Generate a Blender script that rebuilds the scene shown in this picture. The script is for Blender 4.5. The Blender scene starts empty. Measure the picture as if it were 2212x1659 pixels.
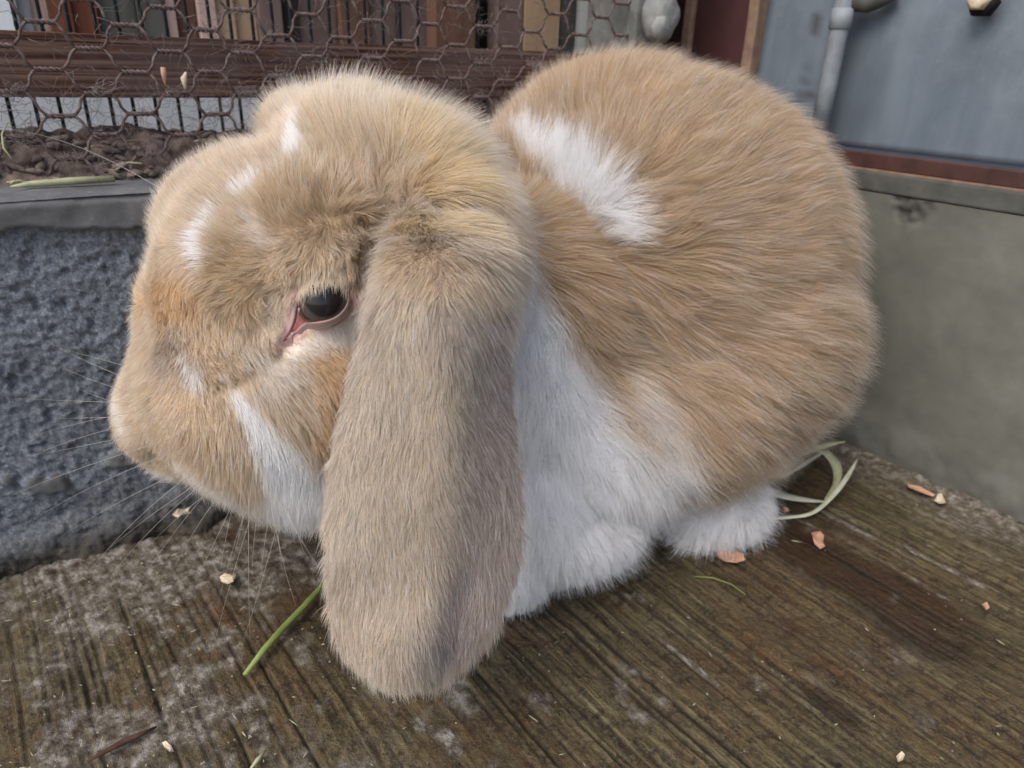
import bpy, bmesh, math, random
import numpy as np
from mathutils import Vector
from mathutils.bvhtree import BVHTree
random.seed(7); rng = np.random.default_rng(7)
sc = bpy.context.scene
col = sc.collection

# ------------------------------------------------------------------ camera
PITCH, ROLL, H = math.radians(24.6), math.radians(2), .25
f = 1536.0                                   # focal length in units of a 2212 px wide picture
C = np.array([0, 0, H])
F = np.array([0, math.cos(PITCH), -math.sin(PITCH)])
U0 = np.array([0, math.sin(PITCH), math.cos(PITCH)])
X = np.array([1., 0, 0])
R = math.cos(ROLL)*X + math.sin(ROLL)*U0
U = -math.sin(ROLL)*X + math.cos(ROLL)*U0
cam = bpy.data.cameras.new('camera'); co = bpy.data.objects.new('camera', cam); col.objects.link(co)
from mathutils import Matrix
M = Matrix(((R[0], U[0], -F[0], C[0]), (R[1], U[1], -F[1], C[1]), (R[2], U[2], -F[2], C[2]), (0, 0, 0, 1)))
co.matrix_world = M
cam.sensor_width = 36; cam.lens = 36*f/2212
cam.clip_start = .01; cam.clip_end = 200
cam.dof.use_dof = True; cam.dof.focus_distance = .25; cam.dof.aperture_fstop = 17
sc.camera = co

# ------------------------------------------------------------------ light
w = bpy.data.worlds.new('World'); sc.world = w; w.use_nodes = True
nt = w.node_tree; nt.nodes.clear()
sky = nt.nodes.new('ShaderNodeTexSky'); sky.sky_type = 'NISHITA'; sky.sun_disc = False
SUN_EL, SUN_AZ = math.radians(52), math.radians(220)   # behind and a little to the left of the camera
sky.sun_elevation = SUN_EL; sky.sun_rotation = SUN_AZ
sky.air_density = 1.0; sky.dust_density = 3.5; sky.ozone_density = .3
bg = nt.nodes.new('ShaderNodeBackground'); bg.inputs[1].default_value = .14
out = nt.nodes.new('ShaderNodeOutputWorld')
nt.links.new(sky.outputs[0], bg.inputs[0]); nt.links.new(bg.outputs[0], out.inputs[0])
sun = bpy.data.lights.new('sun', 'SUN'); sun.energy = 1.1; sun.angle = math.radians(40); sun.color = (1, .97, .93)
so = bpy.data.objects.new('sun', sun); col.objects.link(so)
sd = Vector((math.sin(SUN_AZ)*math.cos(SUN_EL), math.cos(SUN_AZ)*math.cos(SUN_EL), math.sin(SUN_EL)))
so.rotation_euler = sd.to_track_quat('Z', 'Y').to_euler()
sc.view_settings.view_transform = 'Standard'; sc.view_settings.look = 'None'
sc.view_settings.gamma = 1; sc.view_settings.exposure = 0.62
sc.cycles.max_bounces = 8; sc.cycles.diffuse_bounces = 4; sc.cycles.glossy_bounces = 2
sc.cycles.use_denoising = True
try: sc.cycles_curves.shape = 'RIBBONS'
except Exception: pass

# ------------------------------------------------------------------ helpers
def ray(u, v): return F + R*(u-1106)/f - U*(v-829.5)/f
def P(u, v, z): return C + ray(u, v)*z
def fl(u, v, h=0.):
    d = ray(u, v); return C + d*((h-C[2])/d[2])
def proj(p):
    d = np.asarray(p)-C; z = d@F
    return 1106+f*(d@R)/z, 829.5-f*(d@U)/z, z
aL, aR = math.radians(31.5), math.radians(-52)
tL = np.array([math.cos(aL), math.sin(aL), 0]); nL = np.array([math.sin(aL), -math.cos(aL), 0])
tR = np.array([math.cos(aR), math.sin(aR), 0]); nR = np.array([math.sin(aR), -math.cos(aR), 0])
K = np.array([.17263, .55411, 0])            # the corner of the pen
Z = np.array([0, 0, 1.])
def WL(s, off, h): return K + tL*s - nL*off + Z*h
def WR(s, off, h): return K + tR*s - nR*off + Z*h
def Ls(u, v, off):
    d = ray(u, v); Q = K-nL*off; p = C+d*(((Q-C)@nL)/(d@nL)); return (p-K)@tL, p[2]
def Rs(u, v, off=0):
    d = ray(u, v); Q = K-nR*off; p = C+d*(((Q-C)@nR)/(d@nR)); return (p-K)@tR, p[2]

def tag(o, label=None, cat=None, group=None, kind=None):
    if label: o['label'] = label
    if cat: o['category'] = cat
    if group: o['group'] = group
    if kind: o['kind'] = kind
    return o
def mesh_obj(name, verts, faces, mat=None, parent=None, smooth=True):
    me = bpy.data.meshes.new(name)
    me.from_pydata([tuple(map(float, v)) for v in verts], [], faces)
    if smooth: me.shade_smooth()
    if mat: me.materials.append(mat)
    o = bpy.data.objects.new(name, me); col.objects.link(o)
    if parent: o.parent = parent
    return o
def empty(name, loc=(0, 0, 0)):
    o = bpy.data.objects.new(name, None); col.objects.link(o)
    o.empty_display_size = .02
    return o
def grid_faces(nu, nv):
    i = np.arange(nu-1)[:, None]*nv + np.arange(nv-1)[None, :]
    i = i.ravel()
    return np.stack([i, i+1, i+nv+1, i+nv], 1)
def grid_obj(name, pts, mat=None, parent=None, smooth=True, flip=False):
    nu, nv, _ = pts.shape
    fc = grid_faces(nu, nv)
    if flip: fc = fc[:, ::-1]
    me = bpy.data.meshes.new(name)
    me.vertices.add(nu*nv); me.vertices.foreach_set('co', pts.reshape(-1).astype(np.float32))
    me.loops.add(len(fc)*4); me.loops.foreach_set('vertex_index', fc.ravel().astype(np.int32))
    me.polygons.add(len(fc)); me.polygons.foreach_set('loop_start', np.arange(0, len(fc)*4, 4, dtype=np.int32))
    me.update(calc_edges=True); me.validate()
    if smooth: me.shade_smooth()
    if mat: me.materials.append(mat)
    o = bpy.data.objects.new(name, me); col.objects.link(o)
    if parent: o.parent = parent
    return o
def box_geo(W, s0, s1, o0, o1, h0, h1, jitter=0, bev=.0015, nseg=1):
    """rounded-edge box in a wall frame W(s, off, h)"""
    bm = bmesh.new()
    bmesh.ops.create_cube(bm, size=1)
    for v in bm.verts:
        v.co = Vector((s0+(s1-s0)*(v.co.x+.5), o0+(o1-o0)*(v.co.y+.5), h0+(h1-h0)*(v.co.z+.5)))
    if bev: bmesh.ops.bevel(bm, geom=bm.edges[:], offset=bev, segments=2, profile=.6, affect='EDGES')
    if nseg > 1:
        ax = 0 if (s1-s0) > (h1-h0) else 2
        a0, a1 = (s0, s1) if ax == 0 else (h0, h1)
        for k in range(1, nseg):
            co_ = Vector((0, 0, 0)); co_[ax] = a0+(a1-a0)*k/nseg
            no = Vector((0, 0, 0)); no[ax] = 1
            bmesh.ops.bisect_plane(bm, geom=bm.verts[:]+bm.edges[:]+bm.faces[:], plane_co=co_, plane_no=no)
    bmesh.ops.recalc_face_normals(bm, faces=bm.faces[:])
    vs = np.array([v.co[:] for v in bm.verts]); fs = [[v.index for v in fc.verts] for fc in bm.faces]
    bm.verts.index_update()
    fs = [[v.index for v in fc.verts] for fc in bm.faces]
    bm.free()
    if jitter:
        for a, ph in ((0, 1.3), (1, 4.1), (2, 7.7)):
            vs[:, a] += jitter*(noise(np.stack([vs[:, 0]*25+ph, vs[:, 1]*25, vs[:, 2]*25], 1))-.5)*2
    return [W(*v) for v in vs], fs
def box(name, W, *a, mat=None, parent=None, **k):
    vs, fs = box_geo(W, *a, **k)
    o = mesh_obj(name, vs, fs, mat, parent, smooth=False)
    for p in o.data.polygons: p.use_smooth = False
    return o
def tube_geo(path, rad, n=6, twist=None):
    path = [np.asarray(p, float) for p in path]; m = len(path)
    if np.isscalar(rad): rad = [rad]*m
    vs = []; prev = None
    for i, p in enumerate(path):
        t = path[min(i+1, m-1)]-path[max(i-1, 0)]; t /= np.linalg.norm(t)+1e-12
        if prev is None:
            a = np.cross(t, [0, 0, 1.]) if abs(t[2]) < .9 else np.cross(t, [1., 0, 0])
        else: a = prev-t*(prev@t)
        a /= np.linalg.norm(a); b = np.cross(t, a); prev = a
        for k in range(n):
            an = 2*math.pi*k/n
            vs.append(p+rad[i]*(a*math.cos(an)+b*math.sin(an)))
    fs = [[i*n+k, i*n+(k+1) % n, (i+1)*n+(k+1) % n, (i+1)*n+k] for i in range(m-1) for k in range(n)]
    fs += [list(range(n))[::-1], [(m-1)*n+k for k in range(n)]]
    return vs, fs
def join(parts):
    V, Fc = [], []
    for vs, fs in parts:
        o = len(V); V += list(vs); Fc += [[i+o for i in q] for q in fs]
    return V, Fc

# numpy value noise
def _hash(i, j, k):
    h = (i.astype(np.int64)*374761393 + j.astype(np.int64)*668265263 + k.astype(np.int64)*2147483647) & 0xffffffff
    h = ((h ^ (h >> 13))*1274126177) & 0xffffffff
    h = ((h ^ (h >> 16))*2246822519) & 0xffffffff
    return ((h ^ (h >> 15)) & 0xffffff)/float(0xffffff)
def noise(p):
    p = np.asarray(p, float); i = np.floor(p); fr = p-i; fr = fr*fr*(3-2*fr); r = 0
    for a in (0, 1):
        for b in (0, 1):
            for c in (0, 1):
                wgt = (fr[..., 0] if a else 1-fr[..., 0])*(fr[..., 1] if b else 1-fr[..., 1])*(fr[..., 2] if c else 1-fr[..., 2])
                r = r+wgt*_hash(i[..., 0]+a, i[..., 1]+b, i[..., 2]+c)
    return r
def fbm(p, o=4):
    a, s, r = .5, 0, 0; p = np.asarray(p, float)
    for k in range(o):
        r = r+a*noise(p*2**k+k*17.3); s += a; a *= .5
    return r/s
def sstep(a, b, x):
    t = np.clip((x-a)/(b-a), 0, 1); return t*t*(3-2*t)

# ------------------------------------------------------------------ materials
class Mat:
    def __init__(s, name, rough=.8, spec=.3):
        s.m = bpy.data.materials.new(name); s.m.use_nodes = True; s.t = s.m.node_tree
        s.b = s.t.nodes['Principled BSDF']; s.b.inputs['Roughness'].default_value = rough
        s.b.inputs['Specular IOR Level'].default_value = spec
        s.tc = s.n('ShaderNodeTexCoord'); s.co = s.tc.outputs['Object']
    def n(s, k, **kw):
        x = s.t.nodes.new(k)
        for a, b in kw.items(): setattr(x, a, b)
        return x
    def l(s, a, b): s.t.links.new(a, b)
    def map(s, scale=(1, 1, 1), rot=(0, 0, 0), loc=(0, 0, 0)):
        m = s.n('ShaderNodeMapping'); m.vector_type = 'POINT'
        m.inputs['Scale'].default_value = scale; m.inputs['Rotation'].default_value = rot; m.inputs['Location'].default_value = loc
        s.l(s.co, m.inputs[0]); return m.outputs[0]
    def noise(s, sc_, det=4, rough=.55, vec=None, dist=0):
        x = s.n('ShaderNodeTexNoise'); x.inputs['Scale'].default_value = sc_; x.inputs['Detail'].default_value = det
        x.inputs['Roughness'].default_value = rough; x.inputs['Distortion'].default_value = dist
        s.l(vec or s.co, x.inputs['Vector']); return x.outputs['Fac']
    def voro(s, sc_, vec=None, feat='F1'):
        x = s.n('ShaderNodeTexVoronoi'); x.feature = feat; x.inputs['Scale'].default_value = sc_
        s.l(vec or s.co, x.inputs['Vector']); return x.outputs['Distance']
    def ramp(s, fac, stops, interp='LINEAR'):
        r = s.n('ShaderNodeValToRGB'); e = r.color_ramp; e.interpolation = interp
        while len(e.elements) < len(stops): e.elements.new(.5)
        for q, (p, c) in zip(e.elements, stops):
            q.position = p; q.color = (c[0], c[1], c[2], 1) if not np.isscalar(c) else (c, c, c, 1)
        s.l(fac, r.inputs[0]); return r.outputs[0]
    def mix(s, fac, a, b, mode='MIX'):
        m = s.n('ShaderNodeMix'); m.data_type = 'RGBA'; m.blend_type = mode
        for sock, v in ((m.inputs[0], fac), (m.inputs[6], a), (m.inputs[7], b)):
            if isinstance(v, (int, float)): sock.default_value = v
            elif isinstance(v, tuple): sock.default_value = (*v, 1)
            else: s.l(v, sock)
        return m.outputs[2]
    def math(s, op, a, b=0.):
        m = s.n('ShaderNodeMath'); m.operation = op
        for sock, v in ((m.inputs[0], a), (m.inputs[1], b)):
            if isinstance(v, (int, float)): sock.default_value = v
            else: s.l(v, sock)
        return m.outputs[0]
    def base(s, c):
        if isinstance(c, tuple): s.b.inputs['Base Color'].default_value = (*c, 1)
        else: s.l(c, s.b.inputs['Base Color'])
        return s
    def rough(s, r): s.l(r, s.b.inputs['Roughness']); return s
    def bump(s, h, strength=.5, dist=.001):
        prev = s.b.inputs['Normal'].links[0].from_socket if s.b.inputs['Normal'].links else None
        x = s.n('ShaderNodeBump'); x.inputs['Strength'].default_value = strength; x.inputs['Distance'].default_value = dist
        s.l(h, x.inputs['Height'])
        if prev: s.l(prev, x.inputs['Normal'])
        s.l(x.outputs[0], s.b.inputs['Normal']); return s
def simple(name, c1, c2, scale=60, rough=.8, spec=.25, bump=.3, dist=.0006, stretch=(1, 1, 1), rot=(0, 0, 0)):
    m = Mat(name, rough, spec); v = m.map(stretch, rot)
    nz = m.noise(scale, 5, .6, v)
    m.base(m.ramp(nz, [(.3, c1), (.7, c2)])); m.bump(m.noise(scale*2.3, 5, .6, v), bump, dist)
    return m
# rough block stucco, blue-grey
m = Mat('rough_block_render', .92, .2)
v = m.voro(260); n1 = m.noise(520, 4, .65); n2 = m.noise(14, 4, .6); n3 = m.noise(1000, 3)
c = m.ramp(m.mix(.45, m.ramp(n1, [(.3, 0.), (.7, 1.)]), m.ramp(n3, [(.3, 0.), (.7, 1.)])), [(.1, (.075, .090, .110)), (.5, (.160, .185, .215)), (.9, (.30, .33, .36))])
c = m.mix(m.ramp(n2, [(.45, 0.), (.7, .35)]), c, (.15, .155, .16))
geo = m.n('ShaderNodeAttribute'); geo.attribute_name = 'grime'
c = m.mix(geo.outputs['Fac'], c, m.ramp(m.noise(120, 5), [(.35, (.035, .03, .024)), (.7, (.10, .085, .065))]))
m.base(c); m.bump(n1, .6, .0012); m.bump(n3, .4, .0005)
MB = m.m
m = Mat('smooth_mortar', .8, .3)
n1 = m.noise(45, 6, .65); n2 = m.noise(400, 3)
c = m.ramp(n1, [(.3, (.085, .088, .092)), (.7, (.16, .165, .17))])
c = m.mix(m.ramp(n2, [(.6, 0.), (.75, .6)]), c, (.22, .22, .22))
m.base(c); m.bump(n1, .3, .001); m.bump(n2, .3, .0004)
MMORT = m.m
m = Mat('smooth_concrete', .75, .35)
n1 = m.noise(9, 6, .6); n2 = m.noise(55, 5, .6); n3 = m.noise(500, 3)
c = m.ramp(n1, [(.3, (.095, .097, .080)), (.52, (.14, .142, .120)), (.72, (.195, .196, .17))])
c = m.mix(m.ramp(n2, [(.4, 0.), (.75, .35)]), c, (.062, .072, .066))
c = m.mix(m.ramp(n3, [(.72, 0.), (.8, .5)]), c, (.28, .28, .26))
g = m.n('ShaderNodeAttribute'); g.attribute_name = 'grime'
c = m.mix(g.outputs['Fac'], c, m.ramp(m.noise(90, 5), [(.35, (.04, .04, .036)), (.7, (.11, .11, .105))]))
m.base(c); m.bump(n2, .2, .001); m.bump(n3, .25, .0003)
MCON = m.m
# floor: ridged weathered surface
m = Mat('ridged_floor', .6, .4)
rz = -aR
def rot_map(sc_):
    a = m.map((1, 1, 1), (0, 0, rz)); q_ = m.n('ShaderNodeMapping'); q_.inputs['Scale'].default_value = sc_; m.l(a, q_.inputs[0]); return q_.outputs[0]
vs_ = rot_map((16, 330, 90)); vw = rot_map((18, 120, 40))
st = m.noise(1, 6, .65, vs_, .6); st2 = m.noise(1, 5, .6, vw); big = m.noise(9, 5, .6); big2 = m.noise(3.2, 4, .55, None, .4); med = m.noise(60, 5, .65)
c = m.ramp(st, [(.34, (.016, .009, .003)), (.45, (.064, .046, .018)), (.55, (.125, .100, .046)), (.66, (.21, .18, .10)), (.8, (.34, .31, .22))])
c = m.mix(m.ramp(big, [(.42, 0.), (.62, .7)]), c, m.ramp(st2, [(.35, (.030, .012, .004)), (.65, (.120, .050, .014))]))
gr1 = m.noise(210, 6, .72); gr2 = m.noise(620, 4, .7); mid = m.noise(48, 6, .7, None, .5)
c = m.mix(m.ramp(gr1, [(.40, .75), (.52, 0.)]), c, (.016, .010, .005))
c = m.mix(m.ramp(gr2, [(.52, 0.), (.64, .5)]), c, (.17, .145, .09))
c = m.mix(m.ramp(mid, [(.5, 0.), (.66, .55)]), c, (.10, .078, .036))
ga = m.n('ShaderNodeAttribute'); ga.attribute_name = 'groove'
c = m.mix(m.math('MULTIPLY', ga.outputs['Fac'], .95), c, (.013, .009, .005))
wa = m.n('ShaderNodeAttribute'); wa.attribute_name = 'wet'
c = m.mix(wa.outputs['Fac'], c, m.mix(.82, c, m.ramp(st2, [(.35, (.012, .006, .003)), (.65, (.045, .020, .007))])))
pa = m.n('ShaderNodeAttribute'); pa.attribute_name = 'crust'
crm = m.ramp(m.noise(170, 6, .7), [(.36, (.045, .033, .022)), (.5, (.14, .12, .09)), (.64, (.34, .325, .30))])
c = m.mix(pa.outputs['Fac'], c, crm)
m.base(c); m.rough(m.ramp(m.mix(.5, big, wa.outputs['Fac']), [(.2, .75), (.75, .35)]))
m.bump(st, .6, .0012); m.bump(med, .7, .002); m.bump(gr1, .9, .002); m.bump(gr2, .8, .0010)
MFLOOR = m.m
MBEAM = None
m = Mat('brown_beam_wood', .85, .2)
v = m.map((5, 5, 420)); g1 = m.noise(1, 6, .65, v, .5); v2 = m.map((60, 60, 500)); g2 = m.noise(1, 3, .5, v2)
c = m.ramp(g1, [(.42, (.045, .020, .014)), (.5, (.13, .066, .048)), (.6, (.24, .15, .115))])
c = m.mix(m.ramp(m.noise(30, 5, .6), [(.45, 0.), (.72, .75)]), c, (.15, .12, .115))
m.base(c); m.bump(g1, .6, .0012); m.bump(g2, .3, .0004)
MBEAM = m.m
MDUST = simple('dusty_rubble', (.05, .04, .034), (.26, .21, .18), 110, .95, .1, .7, .002).m
MSILL = simple('crumbled_sill_wood', (.040, .028, .024), (.26, .20, .17), 130, .95, .1, .8, .002).m
MWIRE = simple('rusty_wire', (.070, .045, .040), (.22, .17, .16), 400, .9, .2, .8, .0006).m
MBAR = simple('dark_painted_bar', (.014, .019, .024), (.035, .045, .05), 200, .55, .4, .1).m
def board(name, a, b): return simple(name, a, b, 1, .85, .2, .4, .0006, (60, 60, 5)).m
BOARDS = dict(white=board('white_board', (.55, .58, .60), (.78, .80, .82)), pink=board('pinkish_board', (.42, .29, .25), (.55, .40, .34)),
    red=board('red_brown_board', (.10, .035, .02), (.20, .075, .045)), grey=board('grey_green_board', (.05, .055, .048), (.12, .12, .105)),
    tan=board('tan_board', (.30, .20, .12), (.45, .32, .21)), dark=board('dark_board', (.010, .009, .009), (.03, .026, .024)),
    brown=board('brown_board', (.09, .045, .03), (.18, .10, .07)), mauve=board('mauve_brown_board', (.10, .07, .062), (.19, .135, .12)),
    pale=board('pale_weathered_board', (.17, .19, .19), (.30, .32, .32)))
m = Mat('galvanised_sheet', .5, .5)
v = m.map((55, 55, 7)); g1 = m.noise(1, 5, .6, v); g2 = m.noise(6, 5, .6); g3 = m.noise(160, 3)
c = m.ramp(g1, [(.3, (.105, .140, .180)), (.7, (.165, .205, .245))])
c = m.mix(m.ramp(g2, [(.4, 0.), (.7, .6)]), c, m.ramp(m.noise(38, 6, .7), [(.35, (.08, .10, .12)), (.65, (.23, .26, .285))]))
c = m.mix(m.ramp(g3, [(.62, 0.), (.78, .35)]), c, (.24, .25, .27))
g = m.n('ShaderNodeAttribute'); g.attribute_name = 'grime'
c = m.mix(g.outputs['Fac'], c, (.035, .035, .038))
m.base(c); m.b.inputs['Metallic'].default_value = .15; m.bump(g1, .1, .001); m.bump(g2, .2, .003)
MSHEET = m.m
m = Mat('chipped_maroon_paint', .5, .4)
n1 = m.noise(70, 6, .7, m.map((1, 1, .35))); n2 = m.noise(16, 5)
c = m.ramp(n2, [(.3, (.040, .017, .017)), (.7, (.080, .034, .033))])
c = m.mix(m.ramp(n1, [(.60, 0.), (.66, .8)]), c, (.19, .15, .15))
m.base(c); m.bump(n1, .4, .0008)
MMAROON = m.m
MPIPE = simple('pale_pipe_paint', (.12, .14, .16), (.27, .30, .33), 45, .6, .4, .2).m
MRUST = simple('red_oxide_strip', (.040, .017, .014), (.085, .036, .030), 60, .55, .4, .3).m
MRUB = simple('peeled_post_mortar', (.11, .12, .115), (.22, .235, .225), 50, .9, .2, .8, .0015).m
MCOT = simple('white_fluff', (.16, .17, .165), (.36, .37, .36), 60, .95, .1, .8, .002).m
MTANEDGE = simple('bare_wood_edge', (.16, .105, .075), (.28, .19, .135), 120, .8, .2, .5).m
MCHIP = simple('pinkish_wood_chip', (.38, .20, .13), (.60, .36, .25), 200, .8, .2, .4).m
MCHIP2 = simple('pale_wood_chip', (.50, .40, .27), (.75, .66, .50), 200, .8, .2, .4).m
MTWIG = simple('brown_twig', (.05, .025, .018), (.12, .06, .045), 200, .85, .2, .6).m
MSTEM = simple('green_stem', (.14, .19, .045), (.26, .32, .10), 60, .5, .4, .2, .0004, (1, 1, 1)).m
MSTRAW = simple('pale_straw', (.26, .27, .15), (.44, .44, .28), 120, .6, .35, .3).m
MHAY = simple('dry_grass_blade', (.40, .41, .28), (.62, .63, .50), 90, .6, .3, .3).m

# ------------------------------------------------------------------ floor
def set_attr(o, name, vals):
    a = o.data.attributes.new(name, 'FLOAT', 'POINT'); a.data.foreach_set('value', np.asarray(vals, np.float32).ravel())
def nonuni(a, b, fine_a, fine_b, df, dc):
    x = [fine_a]
    while x[-1] < fine_b: x.append(x[-1]+df)
    d = df
    while x[-1] < b: d = min(d*1.15, dc); x.append(x[-1]+d)
    y = [fine_a]; d = df
    while y[-1] > a: d = min(d*1.15, dc); y.append(y[-1]-d)
    return np.array(y[:0:-1]+x)
# frame of the floor: p along the ridges (parallel to the right wall), q across
pv = nonuni(-.12, 1.6, 0, .62, .0032, .06)       # distance from the corner along tR
qv = nonuni(-.03, 1.6, 0, .62, .0009, .06)       # distance from the right wall towards the camera (along nR)
PP, QQ = np.meshgrid(pv, qv, indexing='ij')
base = K[None, None] + tR*PP[..., None] + nR*QQ[..., None]
wob = (fbm(np.stack([PP*9, QQ*20, PP*0], -1), 3)-.5)*.006
qq = QQ + wob
groove = np.zeros_like(PP)
r2 = random.Random(3); q0 = 0.
while q0 < .75:
    wid = r2.uniform(.0004, .0011); dep = r2.uniform(.35, 1)
    vis = sstep(.38, .58, fbm(np.stack([PP*7+q0*91, PP*0+q0*37, PP*0], -1), 2))*.85+.15
    groove = np.maximum(groove, np.exp(-((qq-q0)/wid)**2)*dep*vis)
    q0 += r2.choice([.0035, .0045, .006, .008])*r2.uniform(.8, 1.2)
u_, v_, z_ = proj(base)[0] if False else (None, None, None)
W_ = base.reshape(-1, 3)-C; zz = W_@F; zz = np.where(zz < .02, .02, zz)
fu = (1106+f*(W_@R)/zz).reshape(PP.shape); fv = (829.5-f*(W_@U)/zz).reshape(PP.shape)
bx, by = base[..., 0], base[..., 1]
dl = (base-K)@nL                                 # distance from left wall
nz = fbm(np.stack([bx*30, by*30, bx*0], -1), 4)
crust = sstep(.30, .05, bx+.16+ (nz-.5)*.5 )*0
nz2 = fbm(np.stack([bx*75+4, by*75, bx*0], -1), 4)
crust = np.clip(sstep(.02, -.16, bx-(by-.22)*.6)*1.2*sstep(.47, .62, nz*.4+nz2*.4+.2*fbm(np.stack([bx*260, by*260, bx*0], -1), 2)+sstep(.21, .27, by)*.06), 0, 1)
crust = np.maximum(crust, sstep(.10, .02, dl+(nz-.5)*.09)*sstep(.25, .5, nz))
crust = np.maximum(crust, sstep(.060, .01, QQ+(nz-.5)*.05)*.8)
spots = sstep(.70, .76, fbm(np.stack([bx*55+9, by*55, bx*0], -1), 3))*.9
crust = np.maximum(crust, spots*sstep(.30, .0, np.abs(bx)))
def blob(x, y, r1, r2_, ang=0):
    dx, dy = bx-x, by-y; c_, s_ = math.cos(ang), math.sin(ang)
    a, b = (dx*c_+dy*s_)/r1, (-dx*s_+dy*c_)/r2_
    return sstep(1.25, .6, np.sqrt(a*a+b*b)+(nz-.5)*.9)
def fb(u, v, r1, r2_):
    p = fl(u, v); return blob(p[0], p[1], r1, r2_, aR)
wet = np.maximum.reduce([fb(1850, 1250, .07, .028), fb(1790, 1520, .016, .007)*1.1, fb(560, 1210, .035, .025), fb(1720, 1180, .05, .02)*.8, fb(760, 1330, .05, .03)*.6])
wet = np.clip(wet, 0, 1)
for (uu, vv_, a_, b__) in [(955, 1585, .010, .003), (905, 1560, .004, .003), (1490, 1425, .014, .0012), (1440, 1385, .006, .001), (690, 1530, .003, .002), (190, 1330, .018, .012), (330, 1290, .02, .010), (1700, 1105, .03, .001), (620, 1180, .012, .008), (2050, 1225, .05, .0012), (1960, 1240, .03, .001), (560, 1590, .006, .003), (1830, 1130, .03, .0012)]:
    p_ = fl(uu, vv_); dx, dy = bx-p_[0], by-p_[1]; c_, s_ = math.cos(aR), math.sin(aR)
    rr_ = np.sqrt(((dx*c_+dy*s_)/a_)**2+((-dx*s_+dy*c_)/b__)**2)
    crust = np.maximum(crust, sstep(1.05, .8, rr_+(nz2-.5)*3.0)*.95)
h = (np.abs(fbm(np.stack([bx*330, by*330, bx*0], -1), 2)-.5))*.0022 -groove*.0020*(1-.75*np.clip(crust, 0, 1)) + (fbm(np.stack([bx*160, by*160, bx*0], -1), 3)-.5)*.0022*(.35+crust) + (nz-.5)*.004
h += sstep(.02, .0, QQ)*.006*nz + sstep(.03, .0, dl)*.008*nz
pts = base.copy(); pts[..., 2] += h-.001
floor = grid_obj('floor', pts, MFLOOR, flip=False); tag(floor, kind='structure')
set_attr(floor, 'groove', groove); set_attr(floor, 'wet', wet); set_attr(floor, 'crust', crust)
gr = mesh_obj('ground', [(-30, -30, -.02), (30, -30, -.02), (30, 30, -.02), (-30, 30, -.02)], [[0, 1, 2, 3]],
              simple('packed_earth', (.05, .045, .035), (.10, .09, .075), 8).m); tag(gr, kind='structure')

# ------------------------------------------------------------------ left low wall (rough render, smooth cap)
sv = nonuni(-1.4, .10, -.60, -.27, .0012, .02); hv = np.arange(-.01, .1885, .0012)
SS, HH = np.meshgrid(sv, hv, indexing='ij')
n3 = np.stack([SS*1.0, HH*0+2, HH], -1)
big = fbm(n3*28, 3); fine = fbm(n3*330, 2); edge = .1725+(fbm(n3*np.array([35, 1, 0]), 4)-.5)*.010
cap = sstep(edge-.0008, edge+.0008, HH)
fine2 = fbm(n3*420+3, 2)
d = (big-.5)*.005 + (np.abs(fine-.5)*.0046+np.abs(fine2-.5)*.003)*(1-cap)
pits = sstep(.66, .80, fbm(n3*190+5, 2)); d -= pits*.002*(1-cap)
# smoother smeared mortar patches low on the wall
def wpatch(u, v, ru, rh):
    s0, h0 = Ls(u, v, 0); return sstep(1.25, .55, np.sqrt(((SS-s0)/ru)**2+((HH-h0)/rh)**2)+(fbm(n3*70, 3)-.5)*2.4)
smear = np.maximum.reduce([wpatch(90, 1040, .030, .008), wpatch(230, 990, .05, .005)])*sstep(.35, .6, fbm(n3*110+8, 3))
d = d*(1-smear*.8)+smear*.004
d += cap*(.0045+.004*(fbm(n3*60+2, 3)-.3)) - cap*sstep(.184, .189, HH)*.004
foot = sstep(.022+.02*big, .002, HH); d += foot*(.004+.014*fbm(n3*60, 3))*sstep(.0, .4, foot)-foot*.004
pts = (K + tL*SS[..., None] + Z*HH[..., None] + nL*d[..., None])
wl = empty('low_wall')
tag(wl, 'low rough blue-grey rendered wall with smooth mortar cap below the wire netting', 'wall')
face = grid_obj('render_coat', pts, MB, wl, flip=True)
set_attr(face, 'grime', np.clip(np.maximum(foot*1.0, sstep(.05, .0, HH)*big), 0, 1)*(1-cap))
face.data.materials.append(MMORT)
mi = ((cap+smear*.9) > .5)[:-1, :-1].ravel().astype(np.int32)
face.data.polygons.foreach_set('material_index', mi)
# top of the cap
ov = np.linspace(-.0042, .075, 40)
S2, O2 = np.meshgrid(sv, ov, indexing='ij')
hh = .1885 - sstep(.002, -.0042, O2)*.0016 + (fbm(np.stack([S2*40, O2*40, S2*0], -1), 3)-.5)*.003
grid_obj('cap_top', K + tL*S2[..., None] - nL*O2[..., None] + Z*hh[..., None], MMORT, wl)
box('block_core', WL, -1.4, .10, .012, .10, -.01, .183, mat=MMORT, parent=wl)

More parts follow.
